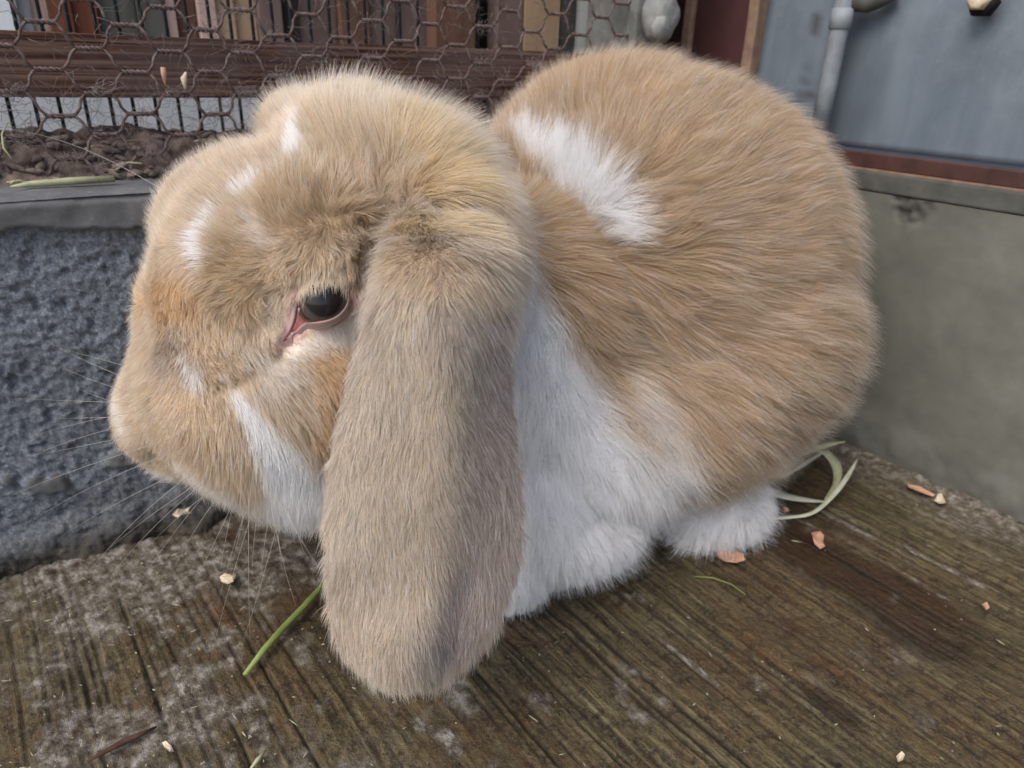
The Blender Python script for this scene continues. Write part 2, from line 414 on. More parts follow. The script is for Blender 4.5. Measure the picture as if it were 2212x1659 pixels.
# ------------------------------------------------------------------ right low wall
sv = nonuni(-.03, 1.6, 0, .34, .002, .04); hv = np.arange(-.01, .1785, .002)
SS, HH = np.meshgrid(sv, hv, indexing='ij'); n3 = np.stack([SS, HH*0+7, HH], -1)
big = fbm(n3*14, 3); fine = fbm(n3*120, 3)
s0, h0 = Rs(1975, 432); dd = np.sqrt(((SS-s0)/.0125)**2+((HH-(.1785))/.017)**2)
chip = sstep(1.15, .75, dd+(fbm(n3*150, 2)-.5)*.5)
d = (big-.5)*.004+(fine-.5)*.0006 - chip*(.004-.006*(fbm(n3*330, 2)))
foot = sstep(.03+.02*big, .0, HH); d += foot*(.012*fbm(n3*50, 3))
pts = K + tR*SS[..., None] + Z*HH[..., None] + nR*d[..., None]
wr = empty('low_wall')
tag(wr, 'low smooth olive-grey concrete wall right of the rabbit, below the blue metal sheet', 'wall')
face = grid_obj('concrete_face', pts, MCON, wr, flip=True)
set_attr(face, 'grime', np.clip(np.maximum(chip*.75, sstep(.045, .0, HH+.03*(fine-.5))*big*1.3), 0, 1))
box('wall_core', WR, -.03, 1.6, .006, .08, -.01, .1765, mat=MCON, parent=wr)
led = box('mortar_ledge', WR, -.02, 1.6, -.001, .07, .1785, .1905, mat=simple('dark_mortar', (.06, .062, .055), (.11, .112, .10), 60).m, parent=wr, bev=.0012)
st_ = box('base_rail', WR, -.02, 1.6, .002, .03, .192, .2015, mat=MRUST, bev=.0008)
tag(st_, 'thin red-brown painted rail along the foot of the blue metal sheet', 'rail')
tr = box('worn_edge', WR, -.02, 1.6, .0005, .01, .1905, .1919, mat=MTANEDGE, parent=st_, bev=.0003)
# metal sheet
sv = np.linspace(-.013, 1.6, 240); hv = np.linspace(.203, .72, 120)
SS, HH = np.meshgrid(sv, hv, indexing='ij'); n3 = np.stack([SS, HH*0+3, HH], -1)
d = (fbm(n3*9, 3)-.5)*.012 - .008
crk = np.exp(-((SS-.028-(fbm(n3*np.array([0, 1, 60]), 3)-.5)*.02-(HH-.26)*-.12)/.0016)**2)*sstep(.222, .235, HH)*sstep(.35, .55, fbm(n3*130, 2))
crk = np.maximum(crk, np.exp(-((HH-.232-(SS-.03)*.35-(fbm(n3*50, 2)-.5)*.008)/.0016)**2)*sstep(.012, .022, SS)*sstep(.05, .04, SS)*.8)
sv2 = np.maximum(crk, sstep(.56, .75, fbm(n3*np.array([14, 1, 9])+4, 4))*.5*sstep(.35, .1, SS))
sheet = grid_obj('metal_sheet', K + tR*SS[..., None] + Z*HH[..., None] + nR*d[..., None], MSHEET, flip=True)
tag(sheet, 'blue-grey galvanised metal sheet standing on the wall at upper right', 'metal sheet')
set_attr(sheet, 'grime', np.clip(sv2, 0, 1)*.8)
sol = sheet.modifiers.new('thickness', 'SOLIDIFY'); sol.thickness = .0015; sol.offset = -1
# conduit
pp = empty('pipe'); tag(pp, 'pale grey vertical pipe fixed in front of the blue metal sheet', 'pipe')
ps, _ = Rs(1810, 150)
vsf = tube_geo([WR(ps, -.008, h_) for h_ in np.linspace(.2035, .70, 14)], [.0058]*14, 14); mesh_obj('tube', *vsf, MPIPE, pp)
_, ch = Rs(1836, 50, 0)
vsf = tube_geo([WR(ps, -.008, ch-.004), WR(ps, -.008, ch-.0035), WR(ps, -.008, ch+.0075), WR(ps, -.008, ch+.008)], [.0059, .0068, .0068, .0059], 14); mesh_obj('coupling', *vsf, MPIPE, pp)
vsf = tube_geo([WR(ps+.004, -.004, ch+.012), WR(ps+.012, -.003, ch+.011), WR(ps+.02, -.001, ch+.014), WR(ps+.026, .002, ch+.018)], [.006, .006, .0055, .005], 10); mesh_obj('bracket', *vsf, BOARDS['grey'], pp)
s0, h0 = Rs(2125, 6); bt = empty('bolt'); tag(bt, 'small pale bolt on the blue metal sheet at the top right corner', 'bolt')
vsf = tube_geo([WR(s0, .004, h0), WR(s0, -.003, h0), WR(s0, -.004, h0)], [.0075, .0075, .006], 6); mesh_obj('washer', *vsf, BOARDS['dark'], bt)
vsf = tube_geo([WR(s0, -.002, h0+.001), WR(s0, -.009, h0+.001), WR(s0, -.010, h0+.001)], [.0055, .0055, .004], 6); mesh_obj('bolt_head', *vsf, MCHIP2, bt)
# maroon painted post beside it
po = empty('painted_post'); tag(po, 'maroon painted wooden post with chipped paint between concrete post and metal sheet', 'post')
rs = lambda u: Rs(u, 60)[0]
box('post_face', WR, rs(1499), rs(1614), .0, .03, .1915, .75, mat=MMAROON, parent=po, jitter=.0006, nseg=10)
box('post_face', WR, rs(1444), rs(1479), .0, .03, .1915, .75, mat=MMAROON, parent=po, jitter=.0006, nseg=10)
box('bare_edge', WR, rs(1480), rs(1498), -.003, .03, .1915, .75, mat=MTANEDGE, parent=po, jitter=.001, nseg=14)
box('bare_edge', WR, rs(1615), rs(1637), -.003, .03, .1915, .75, mat=MTANEDGE, parent=po, jitter=.001, nseg=14)
# concrete corner post
s0, _ = Ls(1376, 60, .03); s1, _ = Ls(1440, 60, .03)
cp = box('concrete_post', WL, s0, s1, .03, .09, .186, .75, mat=MRUB, jitter=.0025, nseg=24)
tag(cp, 'grey-green mottled concrete post at the corner behind the rabbit', 'post')
def lump(name, c, rx, ry, rz, mat, seed, amp=.3, parent=None, sub=3, fq=60, ax=None):
    bm = bmesh.new(); bmesh.ops.create_icosphere(bm, subdivisions=sub, radius=1)
    V = np.array([v.co[:] for v in bm.verts]); fs = [[v.index for v in q.verts] for q in bm.faces]; bm.free()
    k = 1+amp*(fbm(V*1.6+seed*3.7, 4)-.5)*2
    a = ax or (X, np.array([0, 1., 0]), Z)
    W3 = c + (V[:, :1]*rx*a[0]+V[:, 1:2]*ry*a[1]+V[:, 2:]*rz*a[2])*k[:, None]
    return mesh_obj(name, W3, fs, mat, parent)
s0, h0 = Ls(1426, 35, .022)
ck = lump('fluff_ball', WL(s0, .022, h0), .014, .009, .016, MCOT, 4, .22, ax=(tL, -nL, Z)); tag(ck, 'white cottony lump stuck to the concrete post', 'lump')
lump('tuft', WL(s0-.004, .016, h0-.007), .007, .005, .008, MCOT, 9, .3, parent=ck, ax=(tL, -nL, Z))

# ------------------------------------------------------------------ behind the wire: beam, sill, bars, boards
bm_ = box('wooden_beam', WL, -1.3, -.10, .055, .085, .2255, .2545, mat=MBEAM, jitter=.0008, nseg=40)
tag(bm_, 'long brown weathered wooden beam running behind the wire netting', 'beam')
# sloped crumbly sill / debris bank
sv = np.linspace(-1.3, -.10, 520); ov = np.linspace(.028, .095, 46)
S2, O2 = np.meshgrid(sv, ov, indexing='ij')
q = np.stack([S2, O2, S2*0], -1)
ridge = sstep(.030, .055, O2)
hh = .1875 + ridge*(.0165+.007*(fbm(q*45, 3)-.5)) + (fbm(q*160, 3)-.5)*.006*sstep(.028, .034, O2)
hh += (np.abs(fbm(q*np.array([55, 80, 1]), 3)-.5))*.012*sstep(.03, .045, O2)
sill = grid_obj('debris_bank', K + tL*S2[..., None] - nL*O2[..., None] + Z*hh[..., None], MSILL)
tag(sill, 'bank of brown dusty debris along the foot of the wire netting', 'debris', kind='stuff')
# lumps of bark and droppings on it
bmv = []
for i in range(240):
    s = rng.uniform(-.62, -.18); o = rng.uniform(.030, .058)
    hb = .189+sstep(.030, .055, o)*.017
    n_ = 5+int(rng.integers(0, 3))
    L_ = rng.uniform(.004, .014); a = rng.uniform(0, math.pi)
    dv = (tL*math.cos(a)+nL*math.sin(a)*.6+Z*rng.uniform(-.3, .5))*L_/1.0
    c0 = WL(s, o, float(hb)+.001)
    bmv.append(tube_geo([c0-dv/2, c0-dv*.2+Z*.0006, c0+dv*.25, c0+dv/2], [.0004, rng.uniform(.0008, .0024), rng.uniform(.0006, .0020), .0003], n_))
lt = mesh_obj('bark_litter', *join(bmv), MDUST); tag(lt, 'scattered brown bark bits and droppings on the ledge behind the netting', 'litter', kind='stuff')

# boards far behind, side by side
OFFB = .30
spec = [(-260, 40, 'white'), (41, 70, 'pale'), (70, 104, 'pink'), (105, 160, 'red'), (160, 215, 'red'), (216, 300, 'grey'), (300, 356, 'grey'), (357, 384, 'pink'),
        (385, 428, 'brown'), (430, 470, 'pink'), (471, 512, 'tan'), (512, 560, 'tan'), (560, 612, 'mauve'), (612, 650, 'dark'),
        (650, 735, 'mauve'), (735, 800, 'brown'), (800, 860, 'mauve'), (860, 940, 'mauve')]
fen = empty('board_fence'); tag(fen, 'row of mismatched vertical boards beyond the barred cage at upper left', 'fence')
for k, (u0, u1, nm) in enumerate(spec):
    s0 = Ls(u0, 40, OFFB)[0]; s1 = Ls(u1-1, 40, OFFB)[0]
    box('board', WL, s0, s1, OFFB+(k % 3)*.004, OFFB+.018, .253, .62, mat=BOARDS[nm], parent=fen, bev=.001)
ws = box('white_panel', WL, -1.6, -.02, OFFB-.03, OFFB-.012, -.02, .249, mat=BOARDS['white'], bev=.001)
tag(ws, 'pale white panel seen through the low gap under the brown beam', 'panel')
# nearer posts in the middle
s = lambda u, off: Ls(u, 60, off)[0]
for u0, u1, nm, off, lab in [(942, 1028, 'brown', .10, 'reddish brown upright board behind the netting above the rabbit head'),
                             (1075, 1130, 'mauve', .10, 'mauve-brown upright board, second behind the netting left of the rabbit back'),
                             (1131, 1208, 'tan', .10, 'tan upright board behind the netting beside the mauve-brown one'),
                             (1209, 1266, 'grey', .11, 'dark grey-green upright board behind the netting'),
                             (1267, 1322, 'pale', .09, 'pale grey weathered upright board behind the netting'),
                             (1334, 1364, 'tan', .06, 'narrow peeling yellowish stake beside the concrete post')]:
    o = box('upright_board', WL, s(u0, off), s(u1, off), off, off+.015, .186, .62, mat=BOARDS[nm], bev=.001, jitter=.001, nseg=12)
    tag(o, lab, 'board')
o = box('gap_shade_sheet', WL, Ls(1029, 60, .14)[0], .05, .14, .15, -.02, .62, mat=BOARDS['dark']); tag(o, 'dark sheet added for the shaded gap behind the upright boards at top centre', 'panel')  # added dark sheet, stands for the shade in the gaps between boards
# bars
cg = empty('barred_panel'); tag(cg, 'cage front of thin dark vertical bars behind the brown beam', 'cage panel')
bme = None; x = -.80; i = 0
while x < -.125:
    if bme is None:
        vs_b, fs_b = tube_geo([(0, 0, .17), (0, 0, .5)], .0011, 8)
        b = mesh_obj('bar', vs_b, fs_b, MBAR, cg); bme = b.data
    else:
        b = bpy.data.objects.new('bar', bme); col.objects.link(b); b.parent = cg
    p = WL(x, .13+rng.uniform(-.001, .001), 0); b.location = p
    x += .0125+rng.uniform(-.0008, .0008); i += 1
for hq in (.172, .47): 
    vsf = tube_geo([WL(-.82, .13, hq), WL(-.12, .13, hq)], .002, 6); mesh_obj('cross_bar', *vsf, MBAR, cg)

# ------------------------------------------------------------------ chicken wire
def twist_wire(a, b, r, turns=2.5, n=18):
    d_ = b-a; L_ = np.linalg.norm(d_); d_ = d_/L_; e1 = np.cross(d_, nL); e1 /= np.linalg.norm(e1); e2 = np.cross(d_, e1)
    res = []
    for ph in (0, math.pi):
        pth = [a+d_*L_*t+(e1*math.cos(2*math.pi*turns*t+ph)+e2*math.sin(2*math.pi*turns*t+ph))*r*1.05 for t in np.linspace(0, 1, n)]
        res.append(tube_geo(pth, r, 5))
    return res
parts = []
PX, PY, TW = .0350, .0195, .0112
s00, h00 = -.437, .2580
def jit(i, j, k=0):
    rr = random.Random(i*7919+j*104729+k*31); return np.array([rr.uniform(-1, 1), rr.uniform(-1, 1)])*.0007
def cen(i, j):   # centre of twist
    x_ = s00+i*PX/2; y_ = h00+(j+.5*(i % 2))*PY
    jj = jit(i, j); return x_+jj[0], y_+jj[1]-.00012*i
MO = .036
def wp(x_, y_, o=0): 
    return WL(x_, MO+o+.0015*math.sin(x_*90+y_*60), y_)
for i in range(-16, 21):
    for j in range(-5, 12):
        x_, y_ = cen(i, j)
        if y_ > .42 or y_ < .186 or x_ > -.085: continue
        a = wp(x_-TW/2, y_); b = wp(x_+TW/2, y_)
        rw = .00066
        parts += twist_wire(a, b, rw)
        # diagonals from right end to the two neighbours
        for dj in (0, -1):
            jn = j+(dj if i % 2 == 0 else dj+1)
            xn, yn = cen(i+1, jn)
            if yn < .186: yn = .186
            c0 = wp(xn-TW/2, yn); mid = (b+c0)/2 + nL*.0004
            rad = rw*1.1
            parts.append(tube_geo([b, b*.65+c0*.35+tL*.0006, mid, b*.3+c0*.7-tL*.0006, c0], rad, 5))
cw = mesh_obj('chicken_wire', *join(parts), MWIRE)
tag(cw, 'rusty hexagonal chicken wire netting stretched above the low wall', 'wire netting')
# dust and shed hair clinging to the wire
cl = []
for i in range(2600):
    x_, y_ = rng.uniform(-.62, -.12), rng.choice([rng.uniform(.188, .235), rng.uniform(.2, .30)])
    p0 = wp(x_, y_, rng.uniform(-.004, .012)); L_ = rng.uniform(.004, .016); a = rng.uniform(0, 2*math.pi)
    dv = (tL*math.cos(a)+Z*math.sin(a)*.8)*L_; bend = np.array(rng.uniform(-.3, .3))*L_*(tL*-math.sin(a)+Z*math.cos(a))
    cl.append(tube_geo([p0, p0+dv*.5+bend, p0+dv], .00011, 3))
for i in range(150):
    x0_, y0_ = rng.uniform(-.60, -.12), .187+abs(rng.normal(0, .045))
    i_ = round((x0_-s00)/(PX/2)); j_ = round((y0_-h00)/PY); xc_, yc_ = cen(i_, j_)
    if yc_ < .186: yc_ = .19
    for q in range(16):
        p0 = wp(xc_+rng.normal(0, .003), yc_+rng.normal(0, .0016), rng.normal(-.001, .0015)); a = rng.uniform(0, 6.3); L_ = rng.uniform(.002, .007)
        dv = (tL*math.cos(a)+Z*math.sin(a)*.8+nL*rng.uniform(-.4, .4))*L_
        cl.append(tube_geo([p0, p0+dv*.5+np.array([0, 0, rng.uniform(-.3, .3)*L_]), p0+dv], .00012, 3))
cb = mesh_obj('cobweb_dust', *join(cl), simple('dust_fibre', (.16, .13, .12), (.30, .26, .25), 100).m)
tag(cb, 'dusty shed hairs and cobweb clinging to the chicken wire', 'dust', kind='stuff')
# ------------------------------------------------------------------ rabbit
rab = empty('rabbit')
tag(rab, 'large fawn and white lop-eared rabbit sitting in front of the corner, facing left', 'rabbit')
def raydir(u, v):
    d = ray(u, v); return d/np.linalg.norm(d)
PR = []   # skin primitives: (region, centre, axes(3x3 rows), radii)
def ell(reg, u, v, z, ru, rv, rz, rot=0):
    a = math.radians(rot)
    e3 = raydir(u, v)
    e1 = R*math.cos(a)-U*math.sin(a); e1 = e1-e3*(e1@e3); e1 /= np.linalg.norm(e1); e2 = np.cross(e3, e1)
    PR.append((reg, P(u, v, z), np.array([e1, e2, e3]), np.array([ru*z/f, rv*z/f, rz])))
HEAD, EAR, BODY, FOOT = 0, 1, 2, 3
# skull and face (u, v, depth, half-width px, half-height px, half-depth m, rotation clockwise deg)
ell(HEAD, 655, 605, .300, 310, 262, .062, -35)
ell(HEAD, 520, 480, .315, 165, 130, .050, -30)
ell(HEAD, 640, 820, .300, 300, 250, .058, -10)
ell(HEAD, 472, 815, .305, 168, 180, .044, 25)
ell(HEAD, 405, 680, .308, 92, 130, .034, 5)
ell(HEAD, 965, 455, .268, 95, 75, .026, 20)
ell(HEAD, 400, 880, .310, 130, 135, .036, 20)
ell(HEAD, 640, 970, .305, 195, 130, .048, 12)
ell(HEAD, 500, 985, .300, 125, 70, .032, 28)
ell(HEAD, 775, 375, .305, 160, 135, .045, 0)
ell(HEAD, 895, 410, .300, 165, 130, .045, 18)
ell(HEAD, 655, 295, .330, 60, 70, .028, 0)
ell(HEAD, 322, 915, .300, 58, 66, .028, 10)
ell(HEAD, 620, 540, .268, 140, 70, .026, -8)      # brow
ell(HEAD, 620, 870, .270, 130, 100, .024, 25)     # cheek
ell(HEAD, 440, 860, .282, 95, 110, .022, 20)      # whisker pad
ell(HEAD, 930, 610, .33, 190, 230, .05, 0)        # nape
# body
ell(BODY, 1415, 585, .450, 352, 375, .115, 10)
ell(BODY, 1335, 438, .465, 292, 264, .105, -5)
ell(BODY, 1505, 730, .440, 285, 270, .095, 5)
ell(BODY, 1150, 760, .390, 210, 330, .075, -10)
ell(BODY, 1270, 900, .395, 190, 230, .070, -15)
ell(BODY, 1440, 880, .420, 240, 190, .080, -15)
ell(BODY, 1140, 1060, .385, 150, 190, .060, 0)
ell(BODY, 1180, 430, .430, 150, 160, .060, 0)
ell(FOOT, 1245, 1170, .372, 120, 60, .040, -18)
ell(FOOT, 1110, 1220, .362, 70, 90, .030, 25)
ell(FOOT, 1560, 1110, .415, 80, 50, .028, -25)
ell(FOOT, 1500, 1130, .410, 45, 40, .022, -35)
ell(FOOT, 1610, 1100, .425, 28, 55, .02, 0)
ell(BODY, 1600, 920, .450, 140, 100, .05, -35)
# near ear : hanging flap given by its left and right edges (v, left, right, depth, half thickness)
EARS = [(465, 875, 1010, .254, .010), (500, 855, 1035, .244, .012), (560, 838, 1060, .2300, .0140), (640, 816, 1076, .2245, .0125), (720, 794, 1085, .2225, .0105), (800, 770, 1093, .224, .0085), (880, 748, 1103, .226, .007),
        (960, 725, 1115, .228, .006), (1040, 711, 1124, .231, .0052), (1120, 702, 1130, .234, .005), (1200, 701, 1126, .2365, .0048), (1280, 704, 1109, .239, .0045),
        (1340, 712, 1084, .2405, .0042), (1400, 734, 1046, .242, .004), (1440, 764, 1010, .243, .0036), (1475, 808, 968, .2435, .003), (1490, 845, 925, .2435, .0015)]
def ear_pt(v, x, side):
    E_ = np.array(EARS); q = [np.interp(v, E_[:, 0], E_[:, k]) for k in (1, 2, 3, 4)]
    u = (q[0]+q[1])/2+(q[1]-q[0])/2*x
    t_ = sstep(600, 1000, v); ylow = sstep(480, 700, v)
    z = q[2]+ylow*(.0135*max(x-.20, 0)**1.25*1.5+.006*max(-x-.55, 0)**1.5*2) - sstep(560, 620, v)*sstep(1300, 900, v)*.0035*math.exp(-((x-.12)/.22)**2) + sstep(1150, 1300, v)*.006*math.exp(-((x-.45)/.16)**2) + t_*(.0012*math.sin(x*5+v*.004)) + sstep(1100, 1460, v)*.003*math.cos(v*.016+x*2)
    return P(u, v, z)+side*q[3]*math.sqrt(max(1-abs(x)**2.6, 0))*raydir(u, v)
ev_l = np.linspace(465, 1490, 72); ring = []
for v in ev_l:
    th_ = np.linspace(0, 2*math.pi, 44, endpoint=False)
    ring.append([ear_pt(v, math.cos(t), math.sin(t)/max(abs(math.sin(t)), 1e-6)) for t in th_])
nr = 44; EV = [p for r_ in ring for p in r_]
EF = [[i*nr+k, i*nr+(k+1) % nr, (i+1)*nr+(k+1) % nr, (i+1)*nr+k] for i in range(len(ring)-1) for k in range(nr)]+[list(range(nr))[::-1], [(len(ring)-1)*nr+k for k in range(nr)]]
# far ear hangs down the other side
for k in range(6): ell(EAR, 760+6*k, 420+95*k, .370+.004*k, 95, 80, .006, 0)
allV, allF = [], []
for reg, c, Ax, rr in PR:
    b = bmesh.new(); bmesh.ops.create_icosphere(b, subdivisions=4, radius=1)
    V = np.array([q.co[:] for q in b.verts]); fs = [[q.index for q in g_.verts] for g_ in b.faces]; b.free()
    W3 = c+(V*rr)@Ax; off = len(allV); allV += list(W3); allF += [[i+off for i in q] for q in fs]
off = len(allV); allV += EV; allF += [[i+off for i in q] for q in EF]
tmp = mesh_obj('tmp', allV, allF)
for (v, l_, r_, z_, tk) in EARS:      # region tags only
    for x in np.linspace(-.8, .8, 5):
        PR.append((EAR, ear_pt(v, x, 0), np.array([R, U, F]), np.array([(r_-l_)*.13*z_/f+.001, 40*z_/f, tk+.002])))
rm = tmp.modifiers.new('r', 'REMESH'); rm.mode = 'VOXEL'; rm.voxel_size = .0026
dg = bpy.context.evaluated_depsgraph_get(); ev = tmp.evaluated_get(dg); me = bpy.data.meshes.new_from_object(ev)
bpy.data.objects.remove(tmp)
nv = len(me.vertices); V = np.empty(nv*3); me.vertices.foreach_get('co', V); V = V.reshape(-1, 3)
E = np.empty(len(me.edges)*2, np.int32); me.edges.foreach_get('vertices', E); E = E.reshape(-1, 2)
deg = np.bincount(E.ravel(), minlength=nv)[:, None]
def smooth(A, n, lam=.6):
    A = A.copy()
    for _ in range(n):
        S = np.zeros_like(A)
        for c_ in range(A.shape[1]):
            S[:, c_] = np.bincount(E[:, 0], A[E[:, 1], c_], nv)+np.bincount(E[:, 1], A[E[:, 0], c_], nv)
        A += lam*(S/deg-A)
    return A
def regions(p):
    best = np.full(len(p), 1e9); reg = np.zeros(len(p), int)
    for r_, c, Ax, rr in PR:
        q = ((p-c)@Ax.T)/rr; d_ = (np.linalg.norm(q, axis=1)-1)*rr.min()
        m_ = d_ < best; best[m_] = d_[m_]; reg[m_] = r_
    return reg
reg = regions(V)
Vs = smooth(V, 11); Ve = smooth(V, 3)
isE = smooth((reg == EAR).astype(float)[:, None], 3)
V = Vs*(1-isE)+Ve*isE
V[:, 2] = np.maximum(V[:, 2], .0015)
me.vertices.foreach_set('co', V.ravel()); me.update()
me.shade_smooth()
tris = []
me.calc_loop_triangles(); T = np.empty(len(me.loop_triangles)*3, np.int32); me.loop_triangles.foreach_get('vertices', T); T = T.reshape(-1, 3)
bvh = BVHTree.FromPolygons([tuple(q) for q in V], [tuple(map(int, t)) for t in T])
VN = np.empty(nv*3); me.vertex_normals.foreach_get('vector', VN) if hasattr(me, 'vertex_normals') else None
VN = VN.reshape(-1, 3)
def cast(u, v):
    d = ray(u, v); L_ = np.linalg.norm(d); h_ = bvh.ray_cast(Vector(C), Vector(d/L_))
    if h_[0] is None: return None
    return np.array(h_[0]), np.array(h_[1])
def cast_near(u, v):
    r_ = cast(u, v)
    if r_ is not None: return r_
    # outside the skin: nearest skin point to the ray at body depth
    best = None
    for z in (.24, .27, .30, .34, .38, .42, .46):
        q = bvh.find_nearest(Vector(P(u, v, z)))
        if best is None or q[3] < best[3]: best = q
    return np.array(best[0]), np.array(best[1])

# ---- coat colours : pigment patches and some painted shade, laid along lines on the skin
def srgb(r_, g_, b_):
    c = np.array([r_, g_, b_])/255.; return np.where(c < .04045, c/12.92, ((c+.055)/1.055)**2.4)
FAWN_H = srgb(227, 209, 184); FAWN_B = srgb(205, 181, 150); EARC = srgb(214, 201, 183); WHITE = srgb(253, 254, 255)
CREAM = srgb(242, 232, 215); OCHRE = srgb(226, 205, 164); ORANGE = srgb(224, 190, 142); BROWN = srgb(201, 174, 138)
TAUPE = srgb(184, 171, 164); DTAN = srgb(203, 180, 147); PINK = srgb(232, 188, 186); GREYB = srgb(178, 155, 126)
def pline(pts):
    res = []
    for (a, b) in zip(pts[:-1], pts[1:]):
        n_ = max(2, int(math.hypot(b[0]-a[0], b[1]-a[1])/18))
        for t in np.linspace(0, 1, n_, endpoint=False):
            res.append([a[i]+(b[i]-a[i])*t for i in range(3)])
    res.append(list(pts[-1])); out_ = []
    for u, v, r_ in res:
        p, n_ = cast_near(u, v); z = (p-C)@F; out_.append((p, r_*z/f))
    return out_
# (colour, strength, softness, regions, [(u, v, radius px), ...])
PATCH = [
 (CREAM, .8, .5, (HEAD,), [(640, 230, 60), (760, 240, 80), (900, 290, 80), (1040, 360, 90)]),
 (OCHRE, .75, .5, (HEAD,), [(880, 290, 50), (950, 360, 80), (960, 420, 60)]),
 (CREAM, .5, .6, (HEAD,), [(420, 350, 50), (330, 480, 45), (290, 740, 40), (262, 860, 36), (275, 930, 34)]),
 (DTAN, .8, .6, (HEAD,), [(640, 440, 70), (760, 480, 60), (800, 560, 25)]),
 (DTAN, .8, .6, (HEAD,), [(500, 560, 60), (560, 640, 55), (500, 650, 60)]),
 (ORANGE, .7, .6, (HEAD,), [(300, 620, 30), (350, 640, 55), (410, 640, 45)]),
 (ORANGE, .75, .6, (HEAD,), [(720, 800, 50), (730, 880, 40), (690, 930, 30)]),
 (TAUPE, .5, .7, (HEAD,), [(360, 760, 50), (420, 800, 30)]),
 (DTAN, .5, .6, (HEAD,), [(330, 860, 50), (350, 960, 40), (450, 960, 50)]),
 (CREAM, .8, .6, (HEAD,), [(350, 1020, 36), (400, 1050, 62), (500, 1090, 74), (560, 1120, 74)]),
 (WHITE, .7, .6, (HEAD,), [(345, 1030, 26), (400, 1066, 34), (500, 1108, 40), (560, 1130, 44)]),
 (WHITE, .55, .6, (HEAD,), [(258, 860, 22), (268, 920, 22)]),
 (WHITE, 1., .35, (HEAD,), [(664, 290, 17), (652, 330, 25), (630, 356, 16)]),
 (WHITE, .45, .6, (HEAD,), [(625, 362, 12), (595, 385, 12)]),
 (WHITE, .85, .5, (HEAD,), [(565, 400, 14), (542, 418, 22), (525, 432, 16)]),
 (WHITE, .4, .6, (HEAD,), [(510, 445, 10), (480, 470, 12)]),
 (WHITE, 1., .4, (HEAD,), [(478, 468, 14), (454, 498, 18), (438, 520, 26), (442, 550, 20), (446, 575, 10)]),
 (WHITE, .45, .7, (HEAD,), [(550, 480, 16), (585, 525, 18)]),
 (WHITE, .35, .7, (HEAD,), [(540, 770, 26), (620, 800, 30), (560, 840, 24)]),
 (TAUPE*.75, .7, .5, (HEAD,), [(600, 765, 7), (560, 785, 8), (515, 815, 8), (470, 825, 6)]),  # painted shade in the whisker pad crease
 (TAUPE*.7, .7, .6, (HEAD,), [(800, 500, 14), (812, 540, 12), (800, 590, 10)]),  # painted shade in the groove between head and ear
 (WHITE, .75, .6, (HEAD,), [(395, 770, 12), (420, 810, 18), (436, 835, 12)]),
 (WHITE, .95, .5, (HEAD,), [(475, 815, 10), (510, 855, 18), (560, 915, 30), (600, 975, 44)]),
 (WHITE, 1., .4, (HEAD,), [(612, 990, 50), (650, 1050, 80), (650, 1110, 90), (710, 1120, 70)]),
 (WHITE, .55, .7, (HEAD,), [(630, 760, 20), (690, 735, 24), (745, 715, 26), (775, 680, 22)]),
 (CREAM, .6, .7, (HEAD,), [(600, 700, 40), (590, 660, 30), (720, 590, 30)]),
 (TAUPE, .85, .7, (EAR,), [(1050, 660, 55), (1060, 800, 80), (1060, 1000, 95), (1050, 1200, 95), (980, 1360, 85)]),  # shade on the ear's turned-away right half, painted into the coat
 (CREAM, .45, .7, (EAR, HEAD), [(860, 560, 60), (900, 620, 60), (800, 900, 50), (750, 1150, 50)]),
 (TAUPE, .4, .7, (EAR,), [(960, 700, 60), (1050, 690, 50)]),
 (OCHRE, .75, .6, (EAR,), [(900, 490, 50), (980, 490, 60), (1040, 520, 40)]),
 (FAWN_H, .8, .6, (EAR,), [(870, 560, 50), (960, 590, 60), (1040, 620, 40)]),
 (CREAM, .9, .4, (EAR,), [(800, 1480, 16), (900, 1500, 18), (980, 1480, 14)]),
 (WHITE, 1., .3, (BODY,), [(1120, 300, 22), (1160, 330, 36), (1205, 365, 48), (1250, 405, 62), (1295, 445, 66), (1322, 485, 54), (1340, 515, 30)]),
 (WHITE, 1., .3, (BODY, HEAD), [(1110, 560, 30), (1110, 620, 50), (1120, 700, 80), (1140, 800, 125), (1170, 900, 130), (1190, 1000, 150), (1180, 1100, 170)]),
 (WHITE, .9, .4, (BODY,), [(1300, 1010, 100), (1400, 1040, 90)]),
 (WHITE, .55, .6, (BODY,), [(1340, 830, 40), (1400, 900, 50), (1440, 960, 50)]),
 (BROWN, .85, .6, (BODY,), [(1190, 470, 50), (1210, 540, 60), (1250, 640, 55), (1270, 740, 45), (1300, 820, 30)]),
 (TAUPE, .35, .8, (BODY,), [(1100, 520, 40), (1120, 580, 40)]),
 (GREYB, .55, .8, (BODY,), [(1600, 960, 90), (1740, 880, 80), (1830, 700, 60)]),  # shaded lower right flank, darkened in the coat colour
 (CREAM, .6, .6, (BODY,), [(1640, 1050, 40), (1700, 1000, 40)]),
]
patches = [(c, s_, so_, rg, pline(pl_)) for c, s_, so_, rg, pl_ in PATCH]
